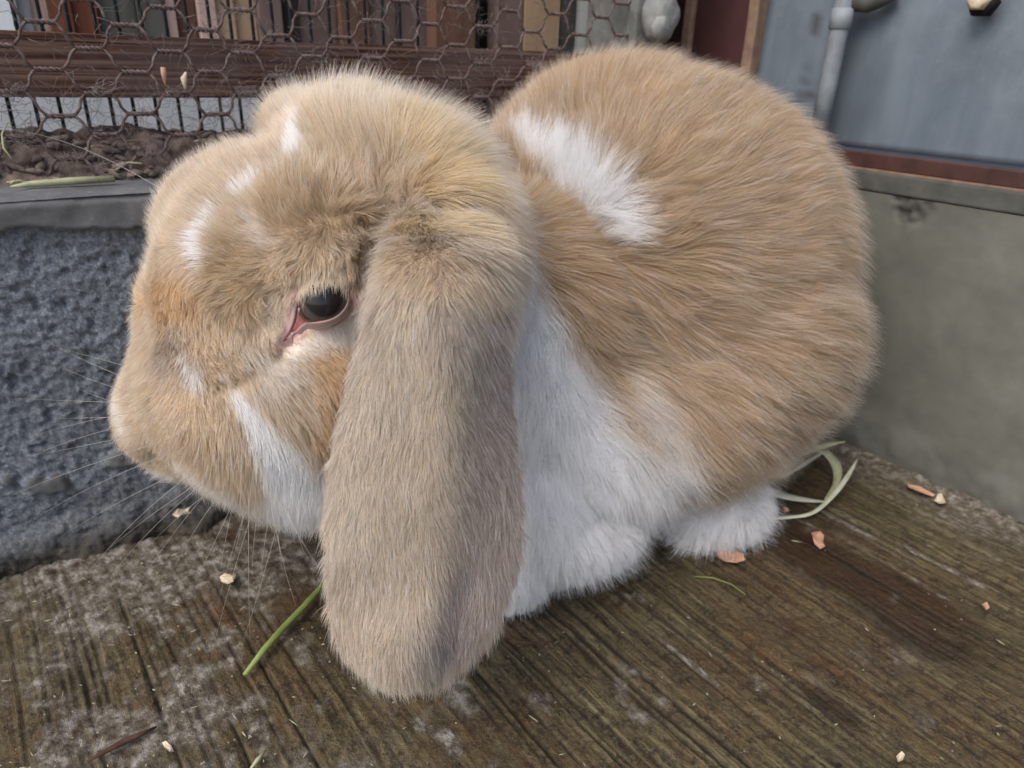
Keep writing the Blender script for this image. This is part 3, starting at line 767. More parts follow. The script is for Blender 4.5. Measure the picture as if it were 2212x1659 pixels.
def coat(p, rg):
    n1 = fbm(p*70, 3)
    c = np.where((rg == HEAD)[:, None], FAWN_H, np.where((rg == EAR)[:, None], EARC, np.where((rg == FOOT)[:, None], WHITE, FAWN_B)))
    c = c*(1+(fbm(p*45+3, 3)-.5)*.30)[:, None]
    jit_ = (n1-.5)*.9
    for cc, s_, so_, rgs, ln in patches:
        best = np.full(len(p), 1e9)
        for q, r_ in ln:
            best = np.minimum(best, np.linalg.norm(p-q, axis=1)/r_)
        wgt = s_*sstep(1+so_*.6, 1-so_*.8, best+jit_*so_*.7)*np.isin(rg, rgs)
        c = c*(1-wgt[:, None])+cc*wgt[:, None]
    # underside of the chest and belly is white everywhere
    lo = sstep(.065, .03, p[:, 2])*((rg == BODY) & (p[:, 0] < .10)); c = c*(1-lo[:, None])+WHITE*lo[:, None]
    return c
vc = coat(V, regions(V))
def crease(pts, rpx, depth):
    global V
    ln = pline([(u, v, rpx) for u, v in pts]); best = np.full(len(V), 1e9)
    for q, r_ in ln: best = np.minimum(best, np.linalg.norm(V-q, axis=1)/r_)
    V = V - VN*(np.exp(-best**2)*depth)[:, None]
crease([(620, 748), (590, 765), (545, 792), (500, 822), (455, 836)], 17, .0032)
crease([(306, 990), (335, 976), (372, 978)], 15, .0038)
crease([(430, 660), (470, 700), (500, 760)], 26, .0018)
crease([(560, 690), (600, 640), (640, 600)], 20, .0018)
crease([(815, 470), (800, 520), (795, 600)], 24, .006)
bvh = BVHTree.FromPolygons([tuple(q) for q in V], [tuple(map(int, t)) for t in T])
# ---- eye position
eu, ev_ = 698, 652
hit, hn = cast(eu, ev_)
en = -(raydir(eu, ev_)); gz = hn*.4+en*.6; gz /= np.linalg.norm(gz)
er = .0094; vis_r = 55*((hit-C)@F)/f
ec = hit - gz*math.sqrt(max(er**2-vis_r**2, 0))*.62
alm = [(612, 738), (626, 716), (636, 690), (641, 655), (648, 634), (664, 620), (690, 612), (724, 608), (748, 616), (754, 640), (748, 662), (732, 681), (710, 692), (684, 697), (658, 700), (640, 716), (626, 732)]
def in_poly(x, y, poly):
    ins = np.zeros(len(x), bool); n_ = len(poly); j = n_-1
    for i in range(n_):
        xi, yi = poly[i]; xj, yj = poly[j]
        c_ = ((yi > y) != (yj > y)) & (x < (xj-xi)*(y-yi)/(yj-yi+1e-9)+xi); ins ^= c_; j = i
    return ins
def poly_dist(x, y, poly):
    d_ = np.full(len(x), 1e9)
    for (x0, y0), (x1, y1) in zip(poly, poly[1:]+poly[:1]):
        t = np.clip(((x-x0)*(x1-x0)+(y-y0)*(y1-y0))/((x1-x0)**2+(y1-y0)**2), 0, 1)
        d_ = np.minimum(d_, np.hypot(x-x0-t*(x1-x0), y-y0-t*(y1-y0)))
    return d_
def eye_zone(p):
    """signed px distance outside the eye opening, for points near the eye"""
    q = p-C; z = q@F; u = 1106+f*(q@R)/z; v = 829.5-f*(q@U)/z
    near = np.linalg.norm(p-hit, axis=1) < .03
    d_ = poly_dist(u, v, alm); d_ = np.where(in_poly(u, v, alm), -d_, d_)
    return np.where(near, d_, 1e3), u, v
ez, _, _ = eye_zone(V)
# socket: press the skin in behind the eyeball
ins = sstep(-1, -14, ez); V = V - gz*(ins*.010)[:, None]
# soft lid bulge around
me.vertices.foreach_set('co', V.ravel()); me.update()
k_ = sstep(20, 6, ez)[:, None]; vc = vc*(1-k_)+PINK*k_
a = me.color_attributes.new('coat', 'FLOAT_COLOR', 'POINT')
a.data.foreach_set('color', np.concatenate([vc, np.ones((nv, 1))], 1).astype(np.float32).ravel())
m = Mat('rabbit_skin', .8, .2); g = m.n('ShaderNodeAttribute'); g.attribute_name = 'coat'
m.base(m.mix(.10, g.outputs['Color'], (.35, .24, .18))); MSKIN = m.m
me.materials.append(MSKIN); me.name = 'body'
body = bpy.data.objects.new('body', me); col.objects.link(body); body.parent = rab

# ---- eyeball
bm2 = bmesh.new(); bmesh.ops.create_uvsphere(bm2, u_segments=48, v_segments=32, radius=er)
eyem = bpy.data.meshes.new('eye'); bm2.to_mesh(eyem); bm2.free(); eyem.shade_smooth()
eye = bpy.data.objects.new('eye', eyem); col.objects.link(eye); eye.parent = rab; eye.location = ec
gaze = gz*.75+en*.35+U*.20; gaze /= np.linalg.norm(gaze)
eye.rotation_euler = Vector(gaze).to_track_quat('Z', 'Y').to_euler()
m = Mat('rabbit_eye', .035, .4); sx = m.n('ShaderNodeSeparateXYZ'); m.l(m.co, sx.inputs[0])
zz_ = m.math('DIVIDE', sx.outputs[2], er)
c = m.ramp(zz_, [(.0, (.30, .16, .13)), (.36, (.10, .05, .04)), (.42, (.018, .014, .014)), (.54, (.085, .066, .055)), (.70, (.10, .08, .068)), (.78, (.02, .018, .018)), (1, (.010, .010, .012))])
c = m.mix(m.math('MULTIPLY', m.noise(900, 3), .35), c, (.02, .016, .014))
m.base(c)
eyem.materials.append(m.m)
# ---- eyelids: moist pink rim round the opening
m = Mat('pink_lid', .6, .25); nz_ = m.noise(500, 4)
m.base(m.ramp(nz_, [(.3, (.40, .26, .26)), (.7, (.52, .37, .36))])); m.b.inputs['Subsurface Weight'].default_value = .1
m.b.inputs['Subsurface Radius'].default_value = (.002, .001, .0008); MLID = m.m
bvh2 = BVHTree.FromPolygons([tuple(q) for q in V], [tuple(map(int, t)) for t in T])
def cast2(u, v):
    d = ray(u, v); d = d/np.linalg.norm(d); h_ = bvh2.ray_cast(Vector(C), Vector(d)); q = np.array(h_[0])
    # in front of the eyeball if that is nearer
    oc = C-ec; b_ = oc@d; dsc = b_*b_-(oc@oc-er*er)
    if dsc > 0:
        t = -b_-math.sqrt(dsc); pe = C+d*t
        if t < np.linalg.norm(q-C): return pe
    return q
def lid(name, pts, rad, mat):
    fine_ = []
    for i in range(len(pts)-1):
        p0 = pts[max(i-1, 0)]; p1 = pts[i]; p2 = pts[i+1]; p3 = pts[min(i+2, len(pts)-1)]
        for t in np.linspace(0, 1, 6, endpoint=False):
            fine_.append(tuple(.5*((2*p1[k])+(-p0[k]+p2[k])*t+(2*p0[k]-5*p1[k]+4*p2[k]-p3[k])*t*t+(-p0[k]+3*p1[k]-3*p2[k]+p3[k])*t**3) for k in (0, 1)))
    fine_.append(pts[-1])
    path = np.array([cast2(*q) for q in fine_])
    for _ in range(4): path[1:-1] = (path[:-2]+path[1:-1]*2+path[2:])/4
    n_ = len(path); rr = [rad*(.35+.65*math.sin(math.pi*(i+.5)/n_)**.6) for i in range(n_)]
    vs, fs = tube_geo(path-gz*rad*.15, rr, 10)
    return mesh_obj(name, vs, fs, mat, rab)
def catmull(pts, k=8, closed=True):
    n_ = len(pts); out_ = []
    for i in range(n_ if closed else n_-1):
        g_ = lambda j: pts[j % n_] if closed else pts[min(max(j, 0), n_-1)]
        p0, p1, p2, p3 = g_(i-1), g_(i), g_(i+1), g_(i+2)
        for t in np.linspace(0, 1, k, endpoint=False):
            out_.append(tuple(.5*((2*p1[q])+(-p0[q]+p2[q])*t+(2*p0[q]-5*p1[q]+4*p2[q]-p3[q])*t*t+(-p0[q]+3*p1[q]-3*p2[q]+p3[q])*t**3) for q in (0, 1)))
    return out_
def on_skin(u, v):
    d = ray(u, v); d = d/np.linalg.norm(d); h_ = bvh.ray_cast(Vector(C), Vector(d)); return np.array(h_[0]), d
def on_eye(u, v):
    d = ray(u, v); d = d/np.linalg.norm(d); oc = C-ec; b_ = oc@d; dsc = b_*b_-(oc@oc-er*er)
    return C+d*(-b_-math.sqrt(dsc)) if dsc > 0 else None
bd = catmull(alm, 8); nb = len(bd); ctr = np.mean(bd, 0); rows = [[] for _ in range(6)]; redness = []
for i in range(nb):
    p0, p1 = np.array(bd[i-1]), np.array(bd[(i+1) % nb]); t = p1-p0; n2 = np.array([t[1], -t[0]]); n2 = n2/(np.linalg.norm(n2)+1e-9)
    if n2@(np.array(bd[i])-ctr) < 0: n2 = -n2
    b_ = np.array(bd[i]); lowr = sstep(650, 700, b_[1])
    offs = (-7, -2, 1, 4, 8+4*lowr, 14+6*lowr)
    for k, (o_, hgt) in enumerate(zip(offs, (-.0012, .0002, .0008, .0006, .0001, -.0012))):
        u, v = b_+n2*o_; q, d = on_skin(u, v)
        e_ = on_eye(u, v)
        if e_ is not None and k > 0 and np.linalg.norm(e_-C) < np.linalg.norm(q-C): q = e_ - d*(.0004 if k > 1 else 0); hgt = max(hgt, .0003)
        rows[k].append(q-d*hgt)
    redness.append(sstep(60, 25, np.hypot(b_[0]-622, b_[1]-728)))
rows = np.array(rows)
for _ in range(3): rows = (np.roll(rows, 1, 1)+rows*2+np.roll(rows, -1, 1))/4
LV = rows.reshape(-1, 3); LF = [[k*nb+i, k*nb+(i+1) % nb, (k+1)*nb+(i+1) % nb, (k+1)*nb+i] for k in range(5) for i in range(nb)]
lo2 = mesh_obj('eyelid', LV, LF, None, rab)
set_attr(lo2, 'red', np.concatenate([np.array(redness)*x_ for x_ in (1, 1, .8, .5, .3, .1)]))
set_attr(lo2, 'rowpos', np.repeat(np.array([0, .15, .35, .55, .8, 1.]), nb))
m = Mat('pink_lid', .5, .35); g1_ = m.n('ShaderNodeAttribute'); g1_.attribute_name = 'red'; g2_ = m.n('ShaderNodeAttribute'); g2_.attribute_name = 'rowpos'
c = m.ramp(g2_.outputs['Fac'], [(0, (.16, .07, .065)), (.22, (.30, .17, .165)), (.45, (.44, .33, .32)), (1, (.60, .51, .47))])
c = m.mix(m.math('MULTIPLY', g1_.outputs['Fac'], .7), c, (.40, .16, .15)); c = m.mix(m.math('MULTIPLY', m.noise(900, 4), .25), c, (.25, .15, .14)); g3_ = m.n('ShaderNodeAttribute'); g3_.attribute_name = 'upper'; c = m.mix(g3_.outputs['Fac'], c, tuple(FAWN_H*.62))
m.base(c); m.bump(m.noise(1500, 3), .3, .0002)
set_attr(lo2, 'upper', np.tile(np.array([sstep(668, 632, b_[1]) for b_ in bd])*.9, 6))
lo2.data.materials.append(m.m)
cpts = catmull([(610, 740), (626, 714), (636, 690), (643, 660), (656, 668), (662, 690), (668, 704), (646, 716), (628, 734)], 4)
cc_ = np.mean(cpts, 0); q0, d0 = on_skin(*cc_)
cv_ = [q0-d0*.0001]+[on_skin(*q)[0]-on_skin(*q)[1]*(-.0006) for q in cpts]+[on_skin(*(np.array(q)*.5+cc_*.5))[0] for q in cpts]; nc = len(cpts)
cf_ = [[0, 1+nc+i, 1+nc+(i+1) % nc] for i in range(nc)]+[[1+nc+i, 1+i, 1+(i+1) % nc, 1+nc+(i+1) % nc] for i in range(nc)]
m = Mat('raw_pink_corner', .22, .5); m.base(m.ramp(m.noise(500, 3), [(.3, (.36, .10, .10)), (.7, (.52, .24, .23))]))
mesh_obj('tear_corner', cv_, cf_, m.m, rab)
lid('third_eyelid', [(634, 708), (645, 692), (647, 666)], .0008, simple('pale_third_eyelid', (.36, .25, .26), (.46, .35, .36), 300, .35, .4).m)

# ---- combing guides: (u0, v0) -> (u1, v1), lift
GH = [ # head
 (330, 560, 305, 520, .5), (300, 600, 285, 560, .5), (350, 460, 325, 420, .6), (400, 380, 370, 330, .7), (480, 320, 455, 270, .7), (450, 420, 420, 375, .5), (520, 400, 490, 350, .5),
 (540, 330, 520, 280, .7), (600, 220, 575, 170, .8), (600, 300, 590, 240, .7), (640, 180, 625, 120, .9), (700, 220, 700, 150, .9), (780, 220, 785, 150, .9), (870, 230, 890, 160, .9),
 (950, 250, 990, 190, .8), (1020, 300, 1080, 250, .7), (1080, 380, 1140, 385, .6), (1060, 450, 1110, 490, .6), (980, 420, 1035, 445, .4), (900, 340, 950, 300, .6), (820, 330, 825, 260, .6),
 (740, 320, 735, 250, .6), (660, 330, 640, 270, .5), (600, 400, 570, 350, .5), (560, 460, 525, 425, .5), (620, 480, 590, 440, .6), (700, 420, 690, 360, .6), (780, 420, 790, 360, .6),
 (870, 430, 915, 425, .35), (500, 530, 460, 505, .5), (560, 560, 510, 560, .6), (480, 610, 440, 620, .4), (550, 620, 510, 640, .5), (640, 560, 600, 570, .6), (700, 585, 698, 625, .5), (660, 595, 655, 630, .5), (740, 590, 745, 625, .5), (620, 620, 625, 650, .4), (780, 560, 770, 600, .5), (780, 500, 775, 560, .6),
 (340, 640, 365, 700, .3), (400, 640, 425, 700, .3), (460, 680, 490, 740, .3), (540, 700, 560, 750, .3), (300, 720, 298, 780, .4), (270, 800, 255, 840, .5), (380, 740, 415, 790, .3),
 (600, 660, 590, 700, .2), (640, 740, 660, 770, .3), (700, 740, 720, 780, .2), (760, 700, 750, 740, .2),
 (480, 790, 530, 810, .35), (560, 790, 620, 815, .35), (640, 820, 690, 860, .3), (700, 830, 725, 890, .3), (560, 850, 610, 890, .35), (620, 920, 650, 980, .3), (690, 930, 695, 990, .3),
 (440, 860, 470, 900, .5), (380, 850, 370, 900, .5), (330, 880, 310, 930, .5), (290, 930, 275, 970, .5), (400, 930, 390, 985, .5), (480, 930, 490, 990, .5), (540, 980, 555, 1040, .4), (450, 1020, 440, 1070, .4),
 (400, 1030, 370, 1060, .5), (520, 1070, 520, 1120, .4), (620, 1040, 625, 1100, .3), (690, 1060, 695, 1120, .3), (600, 1110, 595, 1160, .4), (670, 1120, 665, 1170, .4),
 (900, 480, 905, 530, .3), (980, 480, 1025, 525, .3), (1060, 500, 1090, 560, .5), (1040, 560, 1080, 620, .5)]
GE = [(880, 480, 885, 530, .25), (930, 470, 970, 510, .25), (990, 470, 1045, 510, .3), (1050, 500, 1090, 550, .3), (860, 560, 850, 620, .35), (930, 560, 940, 620, .35), (1000, 560, 1030, 620, .4), (1060, 590, 1085, 650, .4), (850, 650, 835, 730, .2), (930, 680, 930, 760, .2), (1020, 680, 1040, 760, .25), (1060, 700, 1075, 780, .3),
 (800, 800, 785, 880, .15), (900, 820, 905, 900, .12), (1000, 820, 1015, 900, .15), (1060, 860, 1070, 940, .2), (760, 950, 745, 1030, .15), (860, 980, 862, 1060, .1), (960, 980, 985, 1060, .12), (1060, 1000, 1070, 1080, .2),
 (730, 1100, 720, 1180, .15), (850, 1120, 855, 1200, .1), (960, 1120, 985, 1200, .1), (1070, 1130, 1060, 1210, .2), (720, 1250, 722, 1330, .2), (850, 1270, 870, 1350, .12), (960, 1270, 985, 1340, .15), (1040, 1260, 1020, 1340, .2),
 (750, 1370, 775, 1440, .3), (850, 1400, 860, 1470, .3), (950, 1400, 950, 1470, .3), (1000, 1370, 985, 1440, .3)]
GB = [(1180, 240, 1200, 170, .6), (1250, 200, 1285, 130, .6), (1330, 160, 1380, 100, .5), (1300, 260, 1345, 200, .5), (1400, 200, 1460, 150, .45), (1500, 190, 1570, 160, .4), (1200, 300, 1220, 230, .6),
 (1600, 240, 1670, 215, .4), (1700, 300, 1770, 290, .4), (1420, 320, 1480, 270, .4), (1550, 350, 1620, 320, .35), (1680, 420, 1760, 400, .35), (1790, 430, 1850, 440, .5), (1480, 450, 1550, 420, .35),
 (1600, 520, 1680, 505, .3), (1740, 560, 1820, 560, .35), (1830, 560, 1890, 580, .5), (1500, 580, 1580, 580, .3), (1400, 520, 1470, 500, .4), (1250, 400, 1290, 350, .6), (1320, 440, 1380, 420, .6),
 (1350, 500, 1410, 520, .5), (1200, 450, 1230, 400, .5), (1180, 520, 1230, 530, .5), (1240, 600, 1300, 630, .5), (1200, 620, 1240, 660, .4), (1300, 700, 1360, 750, .4), (1400, 650, 1470, 690, .35), (1500, 720, 1570, 760, .3),
 (1620, 680, 1700, 690, .3), (1740, 720, 1820, 730, .35), (1840, 740, 1890, 770, .5), (1420, 800, 1480, 850, .35), (1540, 850, 1610, 890, .3), (1660, 820, 1740, 840, .3), (1780, 850, 1840, 870, .4), (1350, 860, 1400, 920, .4),
 (1450, 930, 1510, 990, .4), (1600, 960, 1660, 1000, .4), (1700, 940, 1760, 970, .4), (1300, 950, 1340, 1020, .4), (1400, 1020, 1440, 1090, .45), (1500, 1020, 1560, 1060, .4),
 (1130, 620, 1130, 690, .3), (1150, 720, 1165, 790, .3), (1130, 830, 1140, 900, .25), (1220, 850, 1245, 920, .3), (1160, 950, 1170, 1020, .25), (1240, 1000, 1255, 1070, .3), (1150, 1080, 1150, 1150, .3)]
GF = [(1280, 1130, 1300, 1180, .4), (1230, 1180, 1230, 1240, .5), (1340, 1170, 1370, 1200, .5), (1150, 1180, 1130, 1240, .3), (1110, 1280, 1090, 1330, .4), (1560, 1100, 1530, 1150, .4), (1500, 1140, 1470, 1170, .5), (1610, 1100, 1610, 1160, .5), (1580, 1150, 1570, 1190, .5), (1350, 1120, 1390, 1140, .4)]
gp, gd, gl, gr_ = [], [], [], []
for reg_, lst in ((HEAD, GH), (EAR, GE), (BODY, GB), (FOOT, GF)):
    for (u0, v0, u1, v1, li) in lst:
        p, n_ = cast_near(u0, v0)
        z = (p-C)@F; t_ = (R*(u1-u0)-U*(v1-v0))
        d = ray(u1, v1); den = d@n_
        if abs(den) > .25*np.linalg.norm(d):
            q = C+d*(((p-C)@n_)/den); t_ = q-p
        t_ = t_/np.linalg.norm(t_); gp.append(p); gd.append(t_); gl.append(li); gr_.append(reg_)
gp, gd, gl, gr_ = map(np.array, (gp, gd, gl, gr_))
def comb(p, n, rg):
    D = np.zeros_like(p); Lf = np.zeros(len(p))
    for a0 in range(0, len(p), 40000):
        q = p[a0:a0+40000]
        w_ = 1/(((q[:, None]-gp[None])**2).sum(2)+.008**2)**2
        w_ = w_*np.where(gr_[None] == rg[a0:a0+40000, None], 1., .04)
        w_ /= w_.sum(1, keepdims=True)
        D[a0:a0+40000] = w_@gd; Lf[a0:a0+40000] = w_@gl
    D -= n*(D*n).sum(1, keepdims=True); D /= np.linalg.norm(D, axis=1, keepdims=True)+1e-9
    return D, Lf

# ---- hair
tv = V[T]; ar = np.linalg.norm(np.cross(tv[:, 1]-tv[:, 0], tv[:, 2]-tv[:, 0]), axis=1)/2
cen_ = tv.mean(1); tn = np.cross(tv[:, 1]-tv[:, 0], tv[:, 2]-tv[:, 0]); tn /= np.linalg.norm(tn, axis=1, keepdims=True)+1e-12
treg = regions(cen_)
facing = ((C-cen_)*tn).sum(1)/np.linalg.norm(C-cen_, axis=1)
dist = np.linalg.norm(C-cen_, axis=1)
dens = np.where(facing > -.25, 1., .28)*np.where(treg == EAR, 1.35, np.where(treg == HEAD, 1.25, .85))*(.27/dist)**1.2
def roots(n):
    pr = ar*dens; ti = rng.choice(len(T), n, p=pr/pr.sum())
    a_, b_ = rng.random(n), rng.random(n); fl_ = a_+b_ > 1; a_[fl_] = 1-a_[fl_]; b_[fl_] = 1-b_[fl_]
    t = V[T[ti]]; p = t[:, 0]+(t[:, 1]-t[:, 0])*a_[:, None]+(t[:, 2]-t[:, 0])*b_[:, None]
    vn = VN[T[ti]]; n_ = vn[:, 0]*(1-a_-b_)[:, None]+vn[:, 1]*a_[:, None]+vn[:, 2]*b_[:, None]
    n_ /= np.linalg.norm(n_, axis=1, keepdims=True)+1e-12
    z, _, _ = eye_zone(p); vr = 829.5-f*((p-C)@U)/((p-C)@F); keep = (z > np.where(vr > 655, 9., 1.5)) & (p[:, 2] > .003)
    return p[keep], n_[keep], z[keep]
# length field anchored at points on the skin
LENP = [(640, 240, .012), (760, 240, .017), (900, 290, .017), (1040, 360, .015), (950, 410, .014), (500, 400, .009), (400, 420, .008), (620, 460, .008), (600, 600, .006), (700, 580, .0075), (660, 590, .0075), (740, 585, .007), (340, 600, .006), (350, 760, .006),
 (450, 700, .006), (280, 860, .004), (350, 950, .004), (450, 860, .006), (600, 820, .008), (700, 850, .009), (520, 980, .008), (640, 1060, .013), (500, 1080, .009), (660, 740, .004), (750, 700, .004), (640, 700, .0035), (800, 520, .008), (1000, 520, .015), (1060, 570, .015), (940, 470, .016), (1040, 470, .018),
 (900, 560, .009), (950, 640, .008), (930, 800, .006), (900, 1000, .0055), (900, 1250, .0055), (900, 1450, .006), (1060, 900, .006),
 (1250, 250, .018), (1400, 200, .018), (1600, 300, .019), (1700, 500, .021), (1500, 500, .021), (1800, 700, .021), (1600, 800, .022), (1400, 700, .023), (1250, 420, .024), (1330, 470, .024), (1250, 600, .020), (1160, 750, .016), (1200, 900, .018), (1400, 950, .024), (1600, 980, .020), (1250, 1060, .018), (1240, 1180, .014), (1110, 1250, .010), (1560, 1110, .015), (1480, 1150, .016), (1600, 1160, .016)]
lp = np.array([cast_near(u, v)[0] for u, v, _ in LENP]); ll = np.array([q[2] for q in LENP])
def lenf(p):
    r_ = np.zeros(len(p))
    for a0 in range(0, len(p), 60000):
        q = p[a0:a0+60000]; w_ = 1/(((q[:, None]-lp[None])**2).sum(2)+.008**2)**2; r_[a0:a0+60000] = (w_@ll)/w_.sum(1)
    return r_
def make_hair(name, n, kind, seg, rad0, label=None):
    p, nn, z = roots(n); rg = regions(p); N_ = len(p)
    D, Lf = comb(p, nn, rg); Ln = lenf(p)
    short = np.clip(Ln/.02, .2, 1)
    # clumps
    cs = 1/(np.where(rg == EAR, .0022, np.where(rg == HEAD, .0030, .0052)))
    # low frequency wander of the direction
    B = np.cross(nn, D)
    wan = (fbm(p*55, 2)-.5)*np.where(rg == BODY, 1.2, .9) + (fbm(p*160+5, 2)-.5)*np.where(rg == BODY, 1.5, .8)
    curl = np.exp(-((np.linalg.norm(p-cast_near(770, 500)[0], axis=1)/.022)**2))+.7*np.exp(-((np.linalg.norm(p-cast_near(530, 630)[0], axis=1)/.016)**2))
    wan += curl*(fbm(p*230+9, 2)-.5)*7
    lift = np.clip(Lf*(1.0+(fbm(p*90+2, 2)-.5)*1.2), .06, 1.2)
    if kind == 'guard':
        Ln = Ln*rng.uniform(1.0, 1.35, N_); lift = lift*rng.uniform(.8, 1.5, N_); wan += rng.normal(0, .16, N_)
    else:
        Ln = Ln*rng.uniform(.65, 1.0, N_); wan += rng.normal(0, .12, N_)
        lift = lift*rng.uniform(.7, 1.2, N_)
    q_ = p-C; vv = 829.5-f*(q_@U)/(q_@F)
    Ln = np.where(vv > 640, Ln*sstep(2, 40, z).clip(.3, 1), Ln)
    Dd = D*np.cos(wan)[:, None]+B*np.sin(wan)[:, None]
    tip = Dd+nn*lift[:, None]; tip /= np.linalg.norm(tip, axis=1, keepdims=True)
    st0 = Dd*.55+nn*(lift*1.5+.35)[:, None]; st0 /= np.linalg.norm(st0, axis=1, keepdims=True)
    ts = np.linspace(0, 1, seg)
    Q = np.empty((N_, seg, 3))
    grav = np.array([0, 0, -1.])*.10
    for i, t in enumerate(ts):
        Q[:, i] = p+Ln[:, None]*(st0*(t-.5*t*t)+tip*(.5*t*t)*1.2+grav*t*t*Ln[:, None]/.02)
    # clumping of tips by jittered cell: hairs sharing a cell bend to its centre
    cell = np.floor(p*cs[:, None]+.35*(np.stack([noise(p*cs[:, None]*1.7+s_) for s_ in (1, 11, 21)], 1)-.5))
    key = (cell[:, 0]*73856093+cell[:, 1]*19349663+cell[:, 2]*83492791+rg*7).astype(np.int64)
    _, inv = np.unique(key, return_inverse=True); inv = inv.ravel(); cnt = np.bincount(inv)
    cm = np.stack([np.bincount(inv, Q[:, -1, a])/cnt for a in range(3)], 1)[inv]
    rootm = np.stack([np.bincount(inv, p[:, a])/cnt for a in range(3)], 1)[inv]
    hsh = _hash(inv.astype(np.int64), inv*0+1, inv*0)
    amt = np.where(rg == EAR, .22, np.where(rg == HEAD, .27, np.where(rg == FOOT, .55, np.where(coat(p, rg).min(1) > .7, .20, .38))))*(hsh*.9+.45)*(.6 if kind == 'guard' else 1)
    for i, t in enumerate(ts):
        tgt = rootm+(cm-rootm)*t
        Q[:, i] += (tgt-Q[:, i])*(amt*t**1.6)[:, None]
    # keep outside the eye opening a little and above the floor
    Q[..., 2] = np.maximum(Q[..., 2], .0012)
    rad = np.empty((N_, seg)); 
    for i, t in enumerate(ts): rad[:, i] = rad0*(1-t**1.8*.85)
    rad *= rng.uniform(.75, 1.2, N_)[:, None]*np.where(rg == EAR, .85, 1)[:, None]
    c = coat(p+rng.normal(0, 1, p.shape)*np.where(rg == BODY, .0024, .0008)[:, None], rg)
    isw = sstep(.62, .85, c.min(1))
    va = rng.uniform(.84, 1.12, N_)*(1+(hsh-.5)*.20); va = va+(1-va)*isw*.85
    c = c*va[:, None]
    if kind == 'guard':
        wh = (rng.random(N_) < .5); c = np.where(wh[:, None], c*.42+WHITE*.54, c)
        dk = (rng.random(N_) < .06) & ~wh; c = np.where(dk[:, None], c*.6, c)
    pk = sstep(26, 6, z)[:, None]*.55; c = c*(1-pk)+PINK*pk
    c = np.clip(c, .01, .985)
    hc = bpy.data.hair_curves.new(name); hc.add_curves([seg]*N_)
    hc.attributes['position'].data.foreach_set('vector', Q.astype(np.float32).ravel())
    ra = hc.attributes.get('radius') or hc.attributes.new('radius', 'FLOAT', 'POINT')
    ra.data.foreach_set('value', rad.astype(np.float32).ravel())
    ca = hc.attributes.new('coat', 'FLOAT_COLOR', 'CURVE')
    ca.data.foreach_set('color', np.concatenate([c, np.ones((N_, 1))], 1).astype(np.float32).ravel())
    hc.materials.append(MFUR)
    o = bpy.data.objects.new(name, hc); col.objects.link(o); o.parent = rab; o['kind'] = 'stuff'
    if label: o['label'] = label
    return o
m = Mat('fur', .55, .25)
g = m.n('ShaderNodeAttribute'); g.attribute_name = 'coat'
hi = m.n('ShaderNodeHairInfo')
shade = m.ramp(hi.outputs['Intercept'], [(0, .90), (.4, .97), (1, 1.)])
c = m.mix(1., g.outputs['Color'], shade, 'MULTIPLY'); m.base(c)
tl = m.n('ShaderNodeBsdfTranslucent'); m.l(c, tl.inputs[0])
mx = m.n('ShaderNodeMixShader'); mx.inputs[0].default_value = .35
m.l(m.b.outputs[0], mx.inputs[1]); m.l(tl.outputs[0], mx.inputs[2])
m.l(mx.outputs[0], m.t.nodes['Material Output'].inputs[0])
MFUR = m.m
NH = 1.0
make_hair('fur', int(480000*NH), 'under', 6, .000074)
make_hair('guard_hair', int(95000*NH), 'guard', 6, .000052)

# ---- whiskers
MWH = Mat('whisker', .5, .3).base((.38, .35, .32)).m
def whisker(u0, v0, u1, v1, dz, sag, rad=.000105):
    p, n_ = cast_near(u0, v0); z1 = (p-C)@F+dz; e_ = P(u1, v1, z1); e_[2] = max(e_[2], .002)
    mid = (p+e_)/2+U*sag+n_*.004
    pth = [(1-t)**2*p+2*t*(1-t)*mid+t*t*e_ for t in np.linspace(0, 1, 12)]
    vs, fs = tube_geo(pth, [rad*(1.05-.85*t) for t in np.linspace(0, 1, 12)], 4)
    mesh_obj('whisker', vs, fs, MWH, rab)
whisker(352, 412, -20, 278, .03, .012, .00014)
for q in [(560, 1040, 470, 1310, .0, .01), (590, 1050, 560, 1270, -.01, .0), (575, 1020, 640, 1310, -.02, -.004), (600, 1060, 700, 1240, -.02, 0), (560, 1060, 455, 1420, -.01, .004),
          (540, 1030, 540, 1380, -.02, .006), (620, 1050, 520, 1400, -.02, -.004), (500, 1040, 380, 1220, .0, .006), (470, 1020, 250, 1230, .01, .006), (450, 1000, 180, 1250, .0, .008), (430, 960, 60, 1130, .0, .006),
          (520, 1050, 420, 1260, .01, 0), (480, 1040, 320, 1180, .01, .004), (510, 1060, 475, 1240, 0, 0), (540, 1070, 500, 1230, 0, 0), (400, 940, -20, 1090, .01, .004), (380, 900, 20, 1010, .01, .006),
          (350, 880, 80, 940, .02, .002), (300, 870, 40, 860, .02, .0), (290, 850, 130, 790, .02, 0), (280, 820, 100, 735, .02, .0), (275, 790, 110, 750, .03, 0), (290, 900, 110, 905, .02, 0), (330, 930, 60, 985, .02, 0), (280, 880, 150, 830, .03, 0),
          (600, 1080, 610, 1230, 0, 0), (560, 1080, 545, 1250, 0, 0), (630, 1080, 660, 1200, 0, 0), (460, 1050, 300, 1260, .0, .004), (440, 1040, 230, 1190, .01, .004), (410, 1010, 130, 1160, .01, .004), (650, 1070, 690, 1180, 0, 0),
          (690, 570, 560, 330, -.01, .006), (640, 600, 500, 420, -.01, .004)][:32]:
    whisker(*q)

